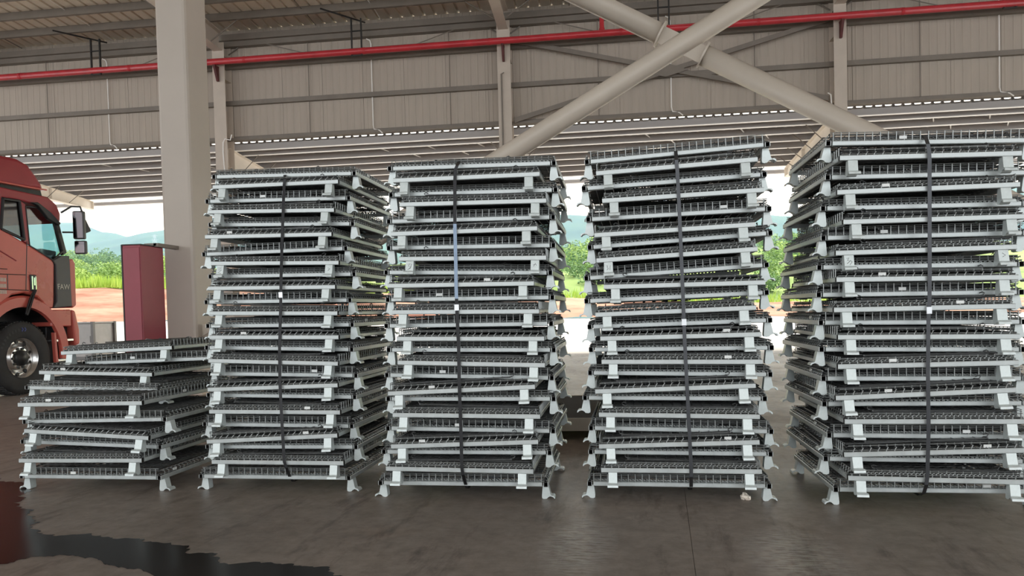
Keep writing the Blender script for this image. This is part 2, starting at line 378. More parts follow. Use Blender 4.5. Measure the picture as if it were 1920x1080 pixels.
for x in COLX:
    def zt(y): return cz(y)-.156
    ye = 20.6
    d0, d1 = .46, .24
    P = [(16.42, zt(16.42)), (ye, zt(ye)), (ye, zt(ye)-d1), (16.42, zt(16.42)-d0)]
    g = MB().prism(P, 0, x-.006, x+.006)
    g.prism([(16.42, zt(16.42)), (ye, zt(ye)), (ye, zt(ye)-.012), (16.42, zt(16.42)-.012)], 0, x-.09, x+.09)
    g.prism([(16.42, zt(16.42)-d0), (ye, zt(ye)-d1), (ye, zt(ye)-d1-.014), (16.42, zt(16.42)-d0-.014)], 0, x-.09, x+.09)
    g.bb((x-.09, ye-.012, zt(ye)-d1), (x+.09, ye, zt(ye))).bb((x-.085, 18.9, zt(18.9)-.34), (x+.085, 18.915, zt(18.9)))
    g.build('canopy_beam', M['beamw'], can)
    for yy in (17.05, 17.9, 18.76, 19.6):
        t = (yy-16.42)/(ye-16.42); zb = zt(yy)-(d0+(d1-d0)*t)
        for s in (-1, 1):
            MB().tube((x+s*.05, yy, zb+.02), (x+s*.55, yy, cz(yy)-.08), .011, 5).build('knee_brace', M['steel_d'], can)
for x in (-13.0, -11.1, -5.4, -4.2, -3.0, 1.0, 3.2, 7.4, 8.6):
    for j in range(2):
        yy = 17.1+j*.6+random.uniform(0, .2)
        MB().tube((x+j*.7, yy, cz(yy)-.07), (x+j*.7+.25, yy+.56, cz(yy+.56)-.07), .014, 5).build('sag_rod', M['white'], can)

# ------------------------------------------------------------------ big column row with tube cross bracing
def bigcol(x, lab):
    c = empty('thick_column', (x, 9.88, 0), label=lab, category='column', group='thick beige columns of the inner row')
    o = MB().bb((-.23, -.29, 0), (.23, .29, 8.1)).build('shaft', M['column'], c, bevel=.045)
    MB().bb((-.36, -.42, 0), (.36, .42, .035)).build('base_plate', M['steel'], c)
    MB().bb((-.30, -.29, 8.1), (.30, .29, 8.2)).build('cap_plate', M['steel'], c)
    return c
bigcol(-6.01, 'thick beige square column standing left of the tall stacks')
bigcol(8.23, 'thick beige square column at the right end of the tube bracing')
CX, CZ, CY_ = 1.109, 4.54, 9.75
s_ = .562; r_ = .135
t1 = empty('diagonal_brace_tube', (-5.8, CY_, 0), label='unbroken beige brace tube rising from lower left to upper right', category='brace')
def cpt(x, s): return (x, CY_, CZ+s*(x-CX))
def T(o, root): o.location = -root.location; return o
T(MB().tube(cpt(-5.75, s_), cpt(7.0, s_), r_, 28).build('tube', M['tubep'], t1, smooth=False), t1)
for p in t1.children:
    for f in p.data.polygons: f.use_smooth = len(f.vertices) == 4
t2 = empty('diagonal_brace_tube', (8.0, CY_, 0), label='beige brace tube falling to the right, cut by plates at the crossing', category='brace')
for (xa, xb) in ((-4.8, .83), (1.40, 8.0)):
    o = T(MB().tube(cpt(xa, -s_), cpt(xb, -s_), r_, 28).build('tube', M['tubep'], t2), t2)
    for f in o.data.polygons: f.use_smooth = len(f.vertices) == 4
dv = Vector((1, 0, -s_)).normalized()
for xa in (.84, 1.39):
    p = Vector(cpt(xa, -s_)); T(MB().tube(p-dv*.012, p+dv*.012, .175, 24).build('end_plate', M['tubep'], t2), t2)
nrm = Vector((s_, 0, 1)).normalized()
p, q = Vector(cpt(.84, -s_)), Vector(cpt(1.39, -s_))
g = MB(); h = .115
g.add([p+nrm*h+Vector((0, -.01, 0)), q+nrm*h+Vector((0, -.01, 0)), q-nrm*h+Vector((0, -.01, 0)), p-nrm*h+Vector((0, -.01, 0)),
       p+nrm*h+Vector((0, .01, 0)), q+nrm*h+Vector((0, .01, 0)), q-nrm*h+Vector((0, .01, 0)), p-nrm*h+Vector((0, .01, 0))],
      [(0,1,2,3), (7,6,5,4), (0,4,5,1), (1,5,6,2), (2,6,7,3), (3,7,4,0)])
T(g.build('gusset_plate', M['tubep'], t2), t2)
for root, xx, sg in ((t1, -5.72, s_), (t2, 7.93, -s_)):
    a = Vector(cpt(xx, sg)); T(MB().bb((a.x-.18, a.y-.012, a.z-.3), (a.x+.25, a.y+.012, a.z+.3)).build('foot_gusset', M['tubep'], root), root)

# ------------------------------------------------------------------ red fire pipe
PY, PZ = 15.98, 7.11
pp = empty('fire_pipe', (-22, PY, PZ), label='long red fire pipe running below the eave along the wall', category='pipe')
MB().tube((0, 0, 0), (39, 0, 0), .072, 20, cap=True).build('pipe_run', M['pipe'], pp, smooth=True)
for k in range(14):
    MB().tube((2.2+k*2.9, 0, 0), (2.26+k*2.9, 0, 0), .0765, 16).build('coupling', M['pipe'], pp)
MB().tube((22.12, 0, 0), (22.12, 0, .36), .05, 14).tube((22.12, 0, .0), (22.12, 0, .11), .062, 14).build('riser', M['pipe'], pp)
for x in COLX[1:4]:
    MB().bb((x+22-.03, -.05, -.11), (x+22+.03, .14, -.075)).prism([(.14, -.10), (.14, -.42), (.09, -.42), (-.05, -.10)], 0, x+22-.025, x+22+.025).build('wall_bracket', M['bracket'], pp)
for x in (-11.95, -5.45, 1.45, 8.4):
    o = MB(); X = x+22
    ztop = roofz(PY)-.2-PZ
    o.bb((X-.13, -.02, -.09), (X-.10, .02, ztop)).bb((X+.10, -.02, -.09), (X+.13, .02, ztop)).bb((X-.13, -.02, -.11), (X+.13, .02, -.085)).bb((X-.13, -.015, .45), (X+.13, .015, .475))
    o.tube((X-.6, -.62, ztop+.02), (X+.13, .25, ztop), .02, 5)
    o.build('hanger_frame', M['black'], pp)
# thin white conduits on the wall
for i, (x, lab) in enumerate(((-12.1, 'thin white conduit on the wall left of the thick column'), (-5.35, 'thin white conduit on the wall left of the middle column'), (1.55, 'thin white conduit on the wall behind the tube crossing'), (8.36, 'thin white conduit on the wall at the far right'))):
    MB().path([(x-.02, YW-.06, 7.56), (x+.06, YW-.05, 7.52), (x+.08, YW-.04, 7.44), (x+.08, YW-.04, 5.55), (x+.10, YW-.05, 5.45), (x+.25, YW-.10, 5.40), (x+.32, YW-.12, 5.33)], .014, 6).build('conduit', M['white'], None, label=lab, category='conduit', group='white conduits on the wall')

# ------------------------------------------------------------------ distant haze
hz = bpy.data.materials.new('valley_haze'); hz.use_nodes = True; hn = hz.node_tree.nodes; hn.remove(hn['Principled BSDF'])
vsn = hn.new('ShaderNodeVolumeScatter'); vsn.inputs['Color'].default_value = (.30, .60, 1, 1); vsn.inputs['Density'].default_value = .0017; vsn.inputs['Anisotropy'].default_value = .2
hz.node_tree.links.new(vsn.outputs[0], hn['Material Output'].inputs['Volume'])
MB().bb((-700, 72, -5), (600, 600, 160)).build('valley_haze', hz, None, label='pale blue haze filling the valley before the mountains', category='haze', kind='stuff')

# ------------------------------------------------------------------ folded wire cages
LX, LY, ZB = .50, .425, .0925          # half length, half width, height of the base frame's centre line over the foot
def loops(b, p, d, n, step, h, w, r=.0022):
    """a row of small upright wire loops starting at p along d"""
    p, d = Vector(p), Vector(d); side = Vector((-d.y, d.x, 0))
    for k in range(n):
        c = p+d*(k*step)
        b.path([c-d*w*.5, c-d*w*.55+Vector((0, 0, h*.7))+side*.002, c+Vector((0, 0, h)), c+d*w*.55+Vector((0, 0, h*.7))-side*.002, c+d*w*.5], r, 3)
def cage_meshes():
    D = {}
    t = .0135
    b = MB()   # hollow square tube along y, open at both ends
    o, i = t, t-.003
    ch = .0035
    ring8 = lambda y: [(-o+ch, y, -o), (o-ch, y, -o), (o, y, -o+ch), (o, y, o-ch), (o-ch, y, o), (-o+ch, y, o), (-o, y, o-ch), (-o, y, -o+ch)]
    ring4 = lambda y: [(-i, y, -i), (i, y, -i), (i, y, -i), (i, y, i), (i, y, i), (-i, y, i), (-i, y, i), (-i, y, -i)]
    vs = ring8(-LY)+ring8(LY)+ring4(-LY)+ring4(LY); fs = []
    for k in range(8):
        m = (k+1) % 8; fs += [(k, m, 8+m, 8+k), (k, 16+k, 16+m, m), (8+m, 24+m, 24+k, 8+k)]
        if k in (0, 2, 4, 6): fs.append((16+m, 16+k, 24+k, 24+m))
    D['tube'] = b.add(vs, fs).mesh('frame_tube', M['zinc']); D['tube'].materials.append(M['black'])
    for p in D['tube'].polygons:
        if max(abs(D['tube'].vertices[v].co.x) for v in p.vertices) < i+1e-4: p.material_index = 1  # inner walls black: the shade inside the tube is painted in
    pr = [(-.011, -.0125), (.009, -.0125), (.012, -.009), (.012, .009), (.009, .0125), (-.011, .0125)]
    D['beam'] = MB().prism(pr, 0, -LX+.035, LX-.035).mesh('frame_beam', M['zinc'])
    # leg: pressed steel, flares outwards, arched foot with a hooked lip (outline x outwards, z)
    P = [(-.017, 0), (.015, 0), (.017, -.008), (.027, -.054), (.031, -.058), (.042, -.059), (.049, -.064), (.052, -.074), (.047, -.074), (.041, -.066), (.032, -.0635), (.020, -.0645), (.011, -.070), (.005, -.077), (-.011, -.079), (-.022, -.075), (-.0235, -.064)]
    lip = [(.032, -.0575), (.0425, -.0585), (.050, -.0635), (.053, -.0745), (.048, -.0745), (.041, -.0665), (.032, -.064)]
    D['leg'] = MB().prism(P, 1, -.0235, .0235).prism(lip, 1, -.029, .029).mesh('leg', M['legz'])
    # deck grid
    b = MB(); z = .015; r = .0024
    k = 0; x = -.475
    while x <= .476: b.tube((x, -LY+.004, z), (x, LY-.004, z), r, 4); x += .05
    y = -.40
    while y <= .401: b.tube((-LX+.004, y, z+.005), (LX-.004, y, z+.005), r, 4); y += .05
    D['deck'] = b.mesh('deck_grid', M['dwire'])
    # long side with ladder bars (y = -)
    b = MB(); n = 25; st = .0385; yy = -LY+.005
    for k in range(n):
        x = -.462+k*st; b.tube((x, yy, .008), (x, yy, .056), .003, 5)
    b.tube((-.478, yy+.003, .047), (.478, yy+.003, .047), .0018, 4); b.tube((-.478, yy+.004, .056), (.478, yy+.004, .056), .0022, 4)
    b.tube((-.478, yy+.006, .016), (.478, yy+.006, .016), .0026, 4)
    loops(b, (-.455, yy+.010, .013), (1, 0, 0), 48, .0193, .010, .013, .0018)
    D['ladder'] = b.mesh('hinge_rail', M['wire'])
    # long side with close coil loops and a notched plate (y = +)
    b = MB(); loops(b, (-.462, LY-.003, .002), (1, 0, 0), 43, .022, .020, .017, .0023)
    b.tube((-.478, LY-.004, .021), (.478, LY-.004, .021), .0022, 4); b.tube((-.478, LY-.012, .034), (.478, LY-.012, .034), .0024, 4); b.tube((-.478, LY-.018, .046), (.478, LY-.018, .047), .0022, 4)
    for k in range(24): x = -.455+k*.0395; b.tube((x, LY-.012, .018), (x, LY-.016, .047), .0022, 4)
    D['coil'] = b.mesh('hinge_rail', M['wire'])
    b = MB()
    for k in range(42):
        x = -.451+k*.022; b.add([(x-.0085, LY-.0055, .010), (x+.0085, LY-.0055, .010), (x+.004, LY-.0055, .020), (x-.004, LY-.0055, .020)], [(0, 1, 2, 3)])
    D['teeth'] = b.mesh('notched_strip', M['zinc'])
    # short side rails: two variants
    b = MB()
    for k in range(22):
        y = -.405+k*.0386; b.tube((-LX+.006, y, .010), (-LX+.006, y, .024), .0030, 5)
        b.tube((-LX+.014, y+.006, .034), (-LX+.014, y+.006, .044), .0026, 4)
    b.tube((-LX+.007, -.415, .022), (-LX+.007, .415, .022), .0026, 4); b.tube((-LX+.014, -.415, .039), (-LX+.014, .415, .039), .0024, 4)
    loops(b, (-LX+.012, -.40, .020), (0, 1, 0), 41, .0195, .012, .013, .0019)
    D['short_a'] = b.mesh('hinge_rail', M['wire'])
    b = MB()
    for k in range(20):
        y = -.38+k*.04; b.path([(LX-.006, y, .010), (LX-.006, y+.003, .020), (LX-.012, y+.012, .030), (LX-.030, y+.010, .036)], .0028, 4)
        b.tube((LX-.018, y+.01, .038), (LX-.018, y+.01, .046), .0024, 4)
    b.tube((LX-.008, -.415, .019), (LX-.008, .415, .019), .0026, 4); b.tube((LX-.018, -.40, .042), (LX-.018, .40, .042), .0022, 4)
    D['short_b'] = b.mesh('hinge_rail', M['wire'])
    def panel(w, h, flap, name):
        """flat folded wire panel: hinge edge at x = 0, runs to +x (height h), width w along y"""
        b = MB(); r = .0021
        nn = int(w/.05)
        for k in range(nn+1):
            y = -w/2+k*w/nn; b.tube((0, y, 0), (h, y, 0), r, 4)
        nn = int(h/.05)
        for k in range(nn+1):
            x = k*h/nn; b.tube((x, -w/2, .0045), (x, w/2, .0045), r, 4)
        b.tube((h, -w/2-.004, .003), (h, w/2+.004, .003), .0038, 5)
        for s in (-1, 1):
            b.tube((0, s*w/2, .003), (h, s*w/2, .003), .0036, 5)
            b.path([(h-.01, s*(w/2-.03), .003), (h+.012, s*(w/2-.03), .006), (h+.018, s*(w/2-.03), .016), (h+.008, s*(w/2-.03), .022), (h-.006, s*(w/2-.03), .016)], .003, 4)
        if flap:   # the drop gate: a second smaller grid lying on the panel
            for k in range(9):
                y = -w/2*.52+k*w*.52/8; b.tube((h*.45, y, .010), (h*.98, y, .010), r, 4)
            for k in range(7):
                x = h*.45+k*h*.53/6; b.tube((x, -w*.26, .0145), (x, w*.26, .0145), r, 4)
            for s in (-1, 1):
                b.path([(h*.45, s*w*.26, .01), (h*.43, s*w*.27, .016), (h*.47, s*w*.285, .022), (h*.50, s*w*.27, .016)], .003, 4)
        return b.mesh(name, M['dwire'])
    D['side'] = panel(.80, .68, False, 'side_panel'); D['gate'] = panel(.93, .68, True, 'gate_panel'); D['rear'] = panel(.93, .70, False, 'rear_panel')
    D['tag'] = MB().bb((-.018, -.002, -.008), (.018, .002, .008)).mesh('tag_plate', M['tagm'])
    return D
CM = cage_meshes()
CAGES = {
    1: [('A',0,-3.250,4.140,0.092,0.0), ('B',0,-3.259,4.070,0.212,0.3), ('A',1,-3.253,4.160,0.298,-1.9), ('B',1,-3.219,4.070,0.376,-3.2), ('A',0,-3.201,4.130,0.454,0.7), ('B',0,-3.240,4.060,0.569,0.3), ('A',1,-3.400,4.380,0.628,-1.8), ('B',1,-3.430,4.460,0.726,-1.7), ('A',0,-3.168,4.640,0.795,1.2), ('B',0,-3.352,4.580,0.875,1.6)],
    2: [('A',0,-2.023,4.160,0.092,0.0), ('B',0,-1.961,4.083,0.199,-0.1), ('A',1,-1.988,4.185,0.275,0.0), ('B',1,-1.999,4.107,0.340,2.7), ('A',0,-2.017,4.210,0.406,-0.8), ('B',0,-1.997,4.133,0.499,-0.6), ('A',1,-1.998,4.235,0.585,-1.1), ('B',1,-2.014,4.158,0.647,1.3), ('A',0,-1.998,4.260,0.717,-1.4), ('B',0,-2.023,4.183,0.801,-2.1), ('A',1,-2.030,4.285,0.880,-1.7), ('B',1,-2.022,4.208,0.954,-1.1), ('A',1,-2.030,4.310,1.026,-0.8), ('B',0,-2.029,4.232,1.103,-1.4), ('A',0,-2.050,4.335,1.180,-0.8), ('B',1,-2.047,4.258,1.264,-1.1), ('A',1,-2.031,4.360,1.345,-0.9), ('B',0,-2.040,4.283,1.419,-1.6), ('A',0,-2.081,4.385,1.502,0.1), ('B',1,-2.086,4.308,1.596,-1.1), ('A',1,-2.048,4.410,1.677,-2.0), ('B',0,-2.070,4.333,1.754,-1.8), ('A',0,-2.077,4.435,1.840,-1.4), ('B',1,-2.046,4.357,1.925,-0.5), ('A',1,-2.037,4.460,2.002,-1.8)],
    3: [('A',0,-0.818,4.020,0.092,0.0), ('B',0,-0.815,3.934,0.190,-0.7), ('A',1,-0.796,4.028,0.273,-0.2), ('B',1,-0.777,3.942,0.335,2.0), ('A',0,-0.768,4.037,0.402,-0.9), ('B',0,-0.769,3.951,0.495,-0.8), ('A',1,-0.763,4.045,0.579,-0.4), ('B',1,-0.794,3.959,0.639,2.1), ('A',0,-0.771,4.053,0.708,-1.6), ('B',0,-0.737,3.967,0.787,-1.8), ('A',1,-0.759,4.062,0.861,-1.0), ('B',1,-0.745,3.976,0.929,-1.1), ('A',0,-0.771,4.070,1.006,-0.5), ('B',0,-0.768,3.984,1.082,-1.1), ('A',0,-0.758,4.078,1.158,-0.8), ('B',1,-0.792,3.992,1.237,-0.8), ('A',1,-0.767,4.087,1.309,-2.0), ('B',0,-0.722,4.001,1.384,-1.6), ('A',0,-0.751,4.095,1.459,-1.2), ('B',1,-0.764,4.009,1.540,-0.2), ('A',0,-0.747,4.103,1.618,-1.0), ('B',0,-0.713,4.018,1.701,-1.2), ('A',1,-0.733,4.112,1.774,-1.0), ('B',1,-0.750,4.026,1.847,-0.4), ('A',1,-0.738,4.120,1.929,-1.2)],
    4: [('A',0,0.409,4.020,0.092,0.0), ('B',0,0.416,3.931,0.190,0.0), ('A',1,0.415,4.022,0.270,-0.4), ('B',1,0.412,3.933,0.334,1.9), ('A',0,0.424,4.023,0.399,-1.0), ('B',0,0.413,3.934,0.490,-0.8), ('A',1,0.392,4.025,0.574,-0.6), ('B',1,0.394,3.936,0.637,1.7), ('A',1,0.420,4.027,0.710,-1.2), ('B',0,0.427,3.938,0.782,-0.8), ('A',1,0.434,4.028,0.848,-0.3), ('B',1,0.430,3.939,0.919,0.5), ('A',1,0.430,4.030,0.987,0.9), ('B',0,0.402,3.941,1.056,1.2), ('A',1,0.415,4.032,1.135,1.2), ('B',1,0.449,3.942,1.198,-0.1), ('A',0,0.420,4.033,1.274,2.4), ('B',0,0.415,3.944,1.360,2.1), ('A',1,0.442,4.035,1.446,2.3), ('B',1,0.408,3.946,1.495,1.5), ('A',0,0.437,4.037,1.590,0.7), ('B',0,0.454,3.947,1.678,1.1), ('A',1,0.415,4.038,1.770,1.5), ('B',1,0.428,3.949,1.835,1.8), ('A',0,0.435,4.040,1.924,2.3)],
    5: [('A',0,1.700,3.930,0.092,0.0), ('B',0,1.674,3.840,0.167,-0.9), ('A',1,1.653,3.930,0.251,-0.5), ('B',1,1.665,3.840,0.308,1.9), ('A',0,1.673,3.930,0.376,-0.5), ('B',0,1.667,3.840,0.466,0.0), ('A',1,1.648,3.930,0.546,-0.1), ('B',1,1.625,3.840,0.606,2.4), ('A',0,1.647,3.930,0.676,-0.6), ('B',0,1.633,3.840,0.755,0.6), ('A',1,1.637,3.930,0.828,-1.0), ('B',1,1.639,3.840,0.896,-0.8), ('A',0,1.642,3.930,0.968,-1.0), ('B',0,1.623,3.840,1.042,-0.1), ('A',0,1.630,3.930,1.117,-0.8), ('B',1,1.634,3.840,1.191,-1.0), ('A',1,1.630,3.930,1.260,-0.9), ('B',0,1.627,3.840,1.334,-0.0), ('A',0,1.652,3.930,1.415,-0.7), ('B',1,1.667,3.840,1.487,-0.6), ('A',1,1.651,3.930,1.566,-1.1), ('B',0,1.645,3.840,1.642,-0.3), ('A',0,1.684,3.930,1.724,-1.6), ('B',1,1.648,3.840,1.805,-1.6), ('A',0,1.686,3.930,1.893,-2.5)],
}
ORD = 'first second third fourth fifth sixth seventh eighth ninth tenth eleventh twelfth thirteenth fourteenth fifteenth sixteenth seventeenth eighteenth nineteenth twentieth twenty-first twenty-second twenty-third twenty-fourth twenty-fifth'.split()
SNAME = {1: 'low unstrapped pile', 2: 'leftmost tall strapped stack', 3: 'second tall strapped stack', 4: 'third tall strapped stack', 5: 'rightmost tall strapped stack'}
SYAW = {1: -1.0, 2: -1.2, 3: -1.2, 4: -2.0, 5: -1.5}
cage_roots = {}
def make_cage(s, i, kind, flip, x, yf, z, tilt, last):
    rn = random.Random(s*100+i)
    half = LY if kind == 'A' else LX
    root = empty('wire_cage', (x, yf+half, z-ZB), category='cage', group='folded wire cages in the '+SNAME[s],
                 label='%s folded grey wire cage %s in the %s' % (('bottom' if i == 0 else 'topmost' if i == last else ORD[i]), ('' if i in (0, last) else 'from the floor'), SNAME[s]))
    root['label'] = ' '.join(root['label'].split())
    base = (180 if flip else 0) if kind == 'A' else (90 if not flip else -90)
    m = Matrix.Rotation(R(SYAW[s]+rn.uniform(-.5, .5)), 4, 'Z') @ Matrix.Rotation(R(-tilt), 4, 'Y') @ Matrix.Rotation(R(base), 4, 'Z')
    root.rotation_euler = m.to_euler()
    for sx in (-1, 1):
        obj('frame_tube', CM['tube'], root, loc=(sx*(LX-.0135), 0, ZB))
        for sy in (-1, 1):
            obj('leg', CM['leg'], root, loc=(sx*(LX-.018), sy*.362, ZB-.0135), rot=(0, 0, 0 if sx > 0 else math.pi))
    for sy in (-1, 1): obj('frame_beam', CM['beam'], root, loc=(0, sy*(LY-.0125), ZB), rot=(0, 0, 0 if sy > 0 else math.pi))
    obj('deck_grid', CM['deck'], root, loc=(0, 0, ZB))
    for k in ('ladder', 'coil', 'short_a', 'short_b'): obj('hinge_rail', CM[k], root, loc=(0, 0, ZB))
    obj('notched_strip', CM['teeth'], root, loc=(0, 0, ZB))
    # folded panels, from the deck up
    u = rn.uniform
    if z-ZB < .62 or rn.random() < .3: a = 2.1
    else: a = .9
    obj('side_panel', CM['side'], root, loc=(-.47, u(-.01, .01), ZB+.025), rot=(0, R(-u(.1, .6)*a), 0))
    obj('side_panel', CM['side'], root, loc=(.47, u(-.01, .01), ZB+.031), rot=(0, R(-u(.2, .8)*a), math.pi))
    obj('rear_panel', CM['rear'], root, loc=(u(-.015, .015), .40, ZB+.037), rot=(R(u(-.4, .4)), R(-u(.1, .7)*a), R(-90+u(-.6, .6))))
    obj('gate_panel', CM['gate'], root, loc=(u(-.02, .02), -.40, ZB+.044), rot=(R(u(-.5, .5)), R(-u(-.2, .5)*a), R(90+u(-1, 1))))
    obj('tag_plate', CM['tag'], root, loc=(u(-.3, .3), -LY+.004, ZB+.026)) if rn.random() < .4 else None
    obj('tag_plate', CM['tag'], root, loc=(-LX+.006 if rn.random() < .5 else LX-.006, rn.choice((-1, 1))*u(.15, .28), ZB+.026), rot=(R(8), 0, R(90)))
    cage_roots[(s, i)] = root
    return root
for s, rows in CAGES.items():
    for i, row in enumerate(rows): make_cage(s, i, *row, len(rows)-1)

# ------------------------------------------------------------------ straps around the tall stacks
def ribbon(b, pts, w, t, side):
    """flat band along pts, width along vector side"""
    pts = [Vector(p) for p in pts]; side = Vector(side).normalized(); rows = []
    for i, p in enumerate(pts):
        d = (pts[min(i+1, len(pts)-1)]-pts[max(i-1, 0)]).normalized(); nn = d.cross(side).normalized()
        rows += [p+side*w/2+nn*t/2, p-side*w/2+nn*t/2, p-side*w/2-nn*t/2, p+side*w/2-nn*t/2]
    fs = []
    for i in range(len(pts)-1):
        for k in range(4): fs.append((i*4+k, i*4+(k+1) % 4, i*4+4+(k+1) % 4, i*4+4+k))
    fs += [(3, 2, 1, 0), tuple(len(rows)-4+k for k in range(4))]
    b.add(rows, fs)
STRAPS = {
    2: ([(-1.928, 4.154, 0.1), (-1.907, 4.069, 0.172), (-1.919, 4.069, 0.207), (-1.936, 4.093, 0.416), (-1.965, 4.144, 0.67), (-1.983, 4.194, 0.896), (-1.979, 4.218, 1.126), (-1.981, 4.244, 1.326), (-1.989, 4.294, 1.563), (-1.986, 4.319, 1.766), (-1.985, 4.343, 1.921), (-1.98, 4.343, 1.951), (-2.03, 4.455, 2.001)], 6, 'strap'),
    3: ([(-0.802, 4.014, 0.091), (-0.797, 3.92, 0.168), (-0.802, 3.92, 0.21), (-0.805, 3.937, 0.436), (-0.809, 3.945, 0.676), (-0.81, 3.962, 0.886), (-0.816, 3.97, 1.067), (-0.816, 3.97, 1.157), (-0.818, 3.978, 1.248), (-0.818, 3.987, 1.339), (-0.818, 3.987, 1.429), (-0.819, 3.995, 1.581), (-0.816, 4.012, 1.824), (-0.811, 4.012, 1.89), (-0.801, 4.012, 1.911), (-0.811, 4.115, 1.956)], 6, 'strap'),
    4: ([(0.465, 4.014, 0.086), (0.455, 3.917, 0.162), (0.456, 3.917, 0.209), (0.449, 3.92, 0.433), (0.442, 3.922, 0.663), (0.435, 3.925, 0.893), (0.431, 3.927, 1.123), (0.425, 3.93, 1.38), (0.421, 3.932, 1.58), (0.414, 3.935, 1.809), (0.41, 3.935, 1.866), (0.418, 4.035, 1.933)], 5, 'strap4'),
    5: ([(1.635, 3.924, 0.079), (1.607, 3.826, 0.148), (1.612, 3.826, 0.191), (1.62, 3.826, 0.443), (1.619, 3.826, 0.713), (1.624, 3.826, 0.982), (1.63, 3.826, 1.089), (1.632, 3.826, 1.249), (1.634, 3.826, 1.515), (1.636, 3.826, 1.78), (1.634, 3.826, 1.825), (1.629, 3.826, 1.86), (1.659, 3.925, 1.919)], 5, 'strap4'),
}

for s, (pts, clipi, mt) in STRAPS.items():
    rows = CAGES[s]; zt = rows[-1][4]+.07; yt = rows[-1][3]
    lab = {2: 'black strap around the leftmost tall stack', 3: 'black strap with blue sheen around the second tall stack', 4: 'dark grey strap around the third tall stack', 5: 'dark grey strap around the rightmost tall stack'}[s]
    st = empty('packing_strap', pts[0], label=lab, category='strap', group='packing straps around the tall stacks')
    P0 = Vector(pts[0]); x0 = pts[0][0]
    front = [Vector(p)-P0 for p in pts]
    yb = .96
    top = Vector(pts[-1])
    back = [top, top+Vector((.005, .10, .035)), Vector((top.x+.01, yt+yb, top.z+.03)), Vector((top.x, yt+yb+.02, top.z-.04)), Vector((x0, CAGES[s][0][3]+.97, .06)), Vector((x0, CAGES[s][0][3]+.86, .055)), Vector((x0, pts[0][1]+.05, .055)), Vector(pts[0])]
    b = MB(); ribbon(b, front, .019, .0015, (1, .02, 0)); b.build('front_run', M[mt], st)
    b = MB(); ribbon(b, [p-P0 for p in back], .019, .0015, (1, .02, 0)); b.build('back_run', M['strap'], st)
    a, c = Vector(pts[clipi]), Vector(pts[clipi+1]); mid = a*.55+c*.45-P0
    MB().box(mid+Vector((0, -.002, 0)), (.025, .006, .034)).build('clip', M['clip'], st)
    if s == 3:
        b = MB(); ribbon(b, [p+Vector((0, -.0022, 0)) for p in front[clipi+1:clipi+6]], .0195, .0015, (1, .25, 0)); b.build('sheen_run', M['strapb'], st)  # blue sky reflection on the black strap, painted as an overlay strip

# ------------------------------------------------------------------ marker scribbles on some front legs
MINK = mat('marker_ink', (.05, .05, .055), .7, 0, .1)
MARKS = {2: ([[(-.012, -.016), (.010, -.014), (-.010, -.030), (.012, -.028), (-.012, -.048), (.010, -.050)]], [[(-.006, -.018), (.008, -.024), (-.004, -.036)]]),
         3: ([[(-.012, -.018), (.004, -.014), (-.008, -.028), (.010, -.034), (-.010, -.050)], [(.012, -.016), (.004, -.046)]], [[(-.010, -.026), (.006, -.022), (.010, -.030)], [(.004, -.016), (-.008, -.036)]]),
         4: ([[(-.013, -.020), (-.003, -.019), (-.007, -.029), (-.001, -.036), (-.010, -.043)], [(.010, -.018), (.007, -.044)]], []),
         5: ([[(-.012, -.016), (.000, -.013), (-.008, -.026), (.004, -.030), (-.012, -.044)], [(.004, -.026), (.014, -.034), (.002, -.050)]], [[(-.006, -.014), (.008, -.026), (-.006, -.034)]])}
for s, sides in MARKS.items():
    idx = len(CAGES[s])-8; root = cage_roots[(s, idx)]; flip = CAGES[s][idx][1]
    sx = -1 if not flip else 1
    legs = [c for c in root.children if c.name.startswith('leg') and (c.location.x > 0) == (sx > 0)]
    legs.sort(key=lambda c: (-c.location.y if sx < 0 else c.location.y))
    for leg, strokes in zip(legs, sides):
        if not strokes: continue
        b = MB()
        for st in strokes: b.path([(.0172+(-.008-z)*.2174, y, z) for y, z in st], .0012, 4)
        b.build('marker_scribble', MINK, leg)

# ------------------------------------------------------------------ truck (parked along y, front pointing outside; right flank faces +x)
XT = -8.70
MT = dict(
    red=mat('truck_red', (.62, .13, .10), .30, 0, .10, 1.2, rvar=.06), dred=mat('truck_dark_red', (.34, .035, .045), .32, 0, .10, 1.5),
    dark=mat('truck_grey_plastic', (.075, .075, .075), .5, 0, .1, 4), blk=mat('truck_black_plastic', (.018, .018, .02), .45, 0, .2, 4),
    rub=mat('tyre_rubber', (.028, .028, .029), .75, 0, .25, 5), alu=mat('polished_alloy', (.75, .75, .74), .22, .95, .05, 6),
    hub=mat('hub_black', (.03, .03, .03), .4, .3, .2, 8), chrome=mat('chrome', (.82, .86, .90), .10, 1, .02, 4),
    let=mat('pale_lettering', (.60, .58, .50), .5, 0, .05), blue=mat('blue_mark', (.08, .10, .30), .6, 0, .1),
    seat=mat('cab_interior', (.10, .10, .11), .8, 0, .1), glass=glass('window_glass', (.82, .93, .93)), dglass=glass('tinted_glass', (.30, .33, .33)), mirr=mat('mirror_glass', (.35, .36, .38), .04, 1, .01))
tk = empty('truck', (XT, 9.8, 0), label='red heavy truck cab parked at the left edge', category='truck')
def tp(o): o.location = (o.location[0]-XT, o.location[1]-9.8, o.location[2]); return o
X1 = XT-2.48
yb_ = 8.55      # back of the cab
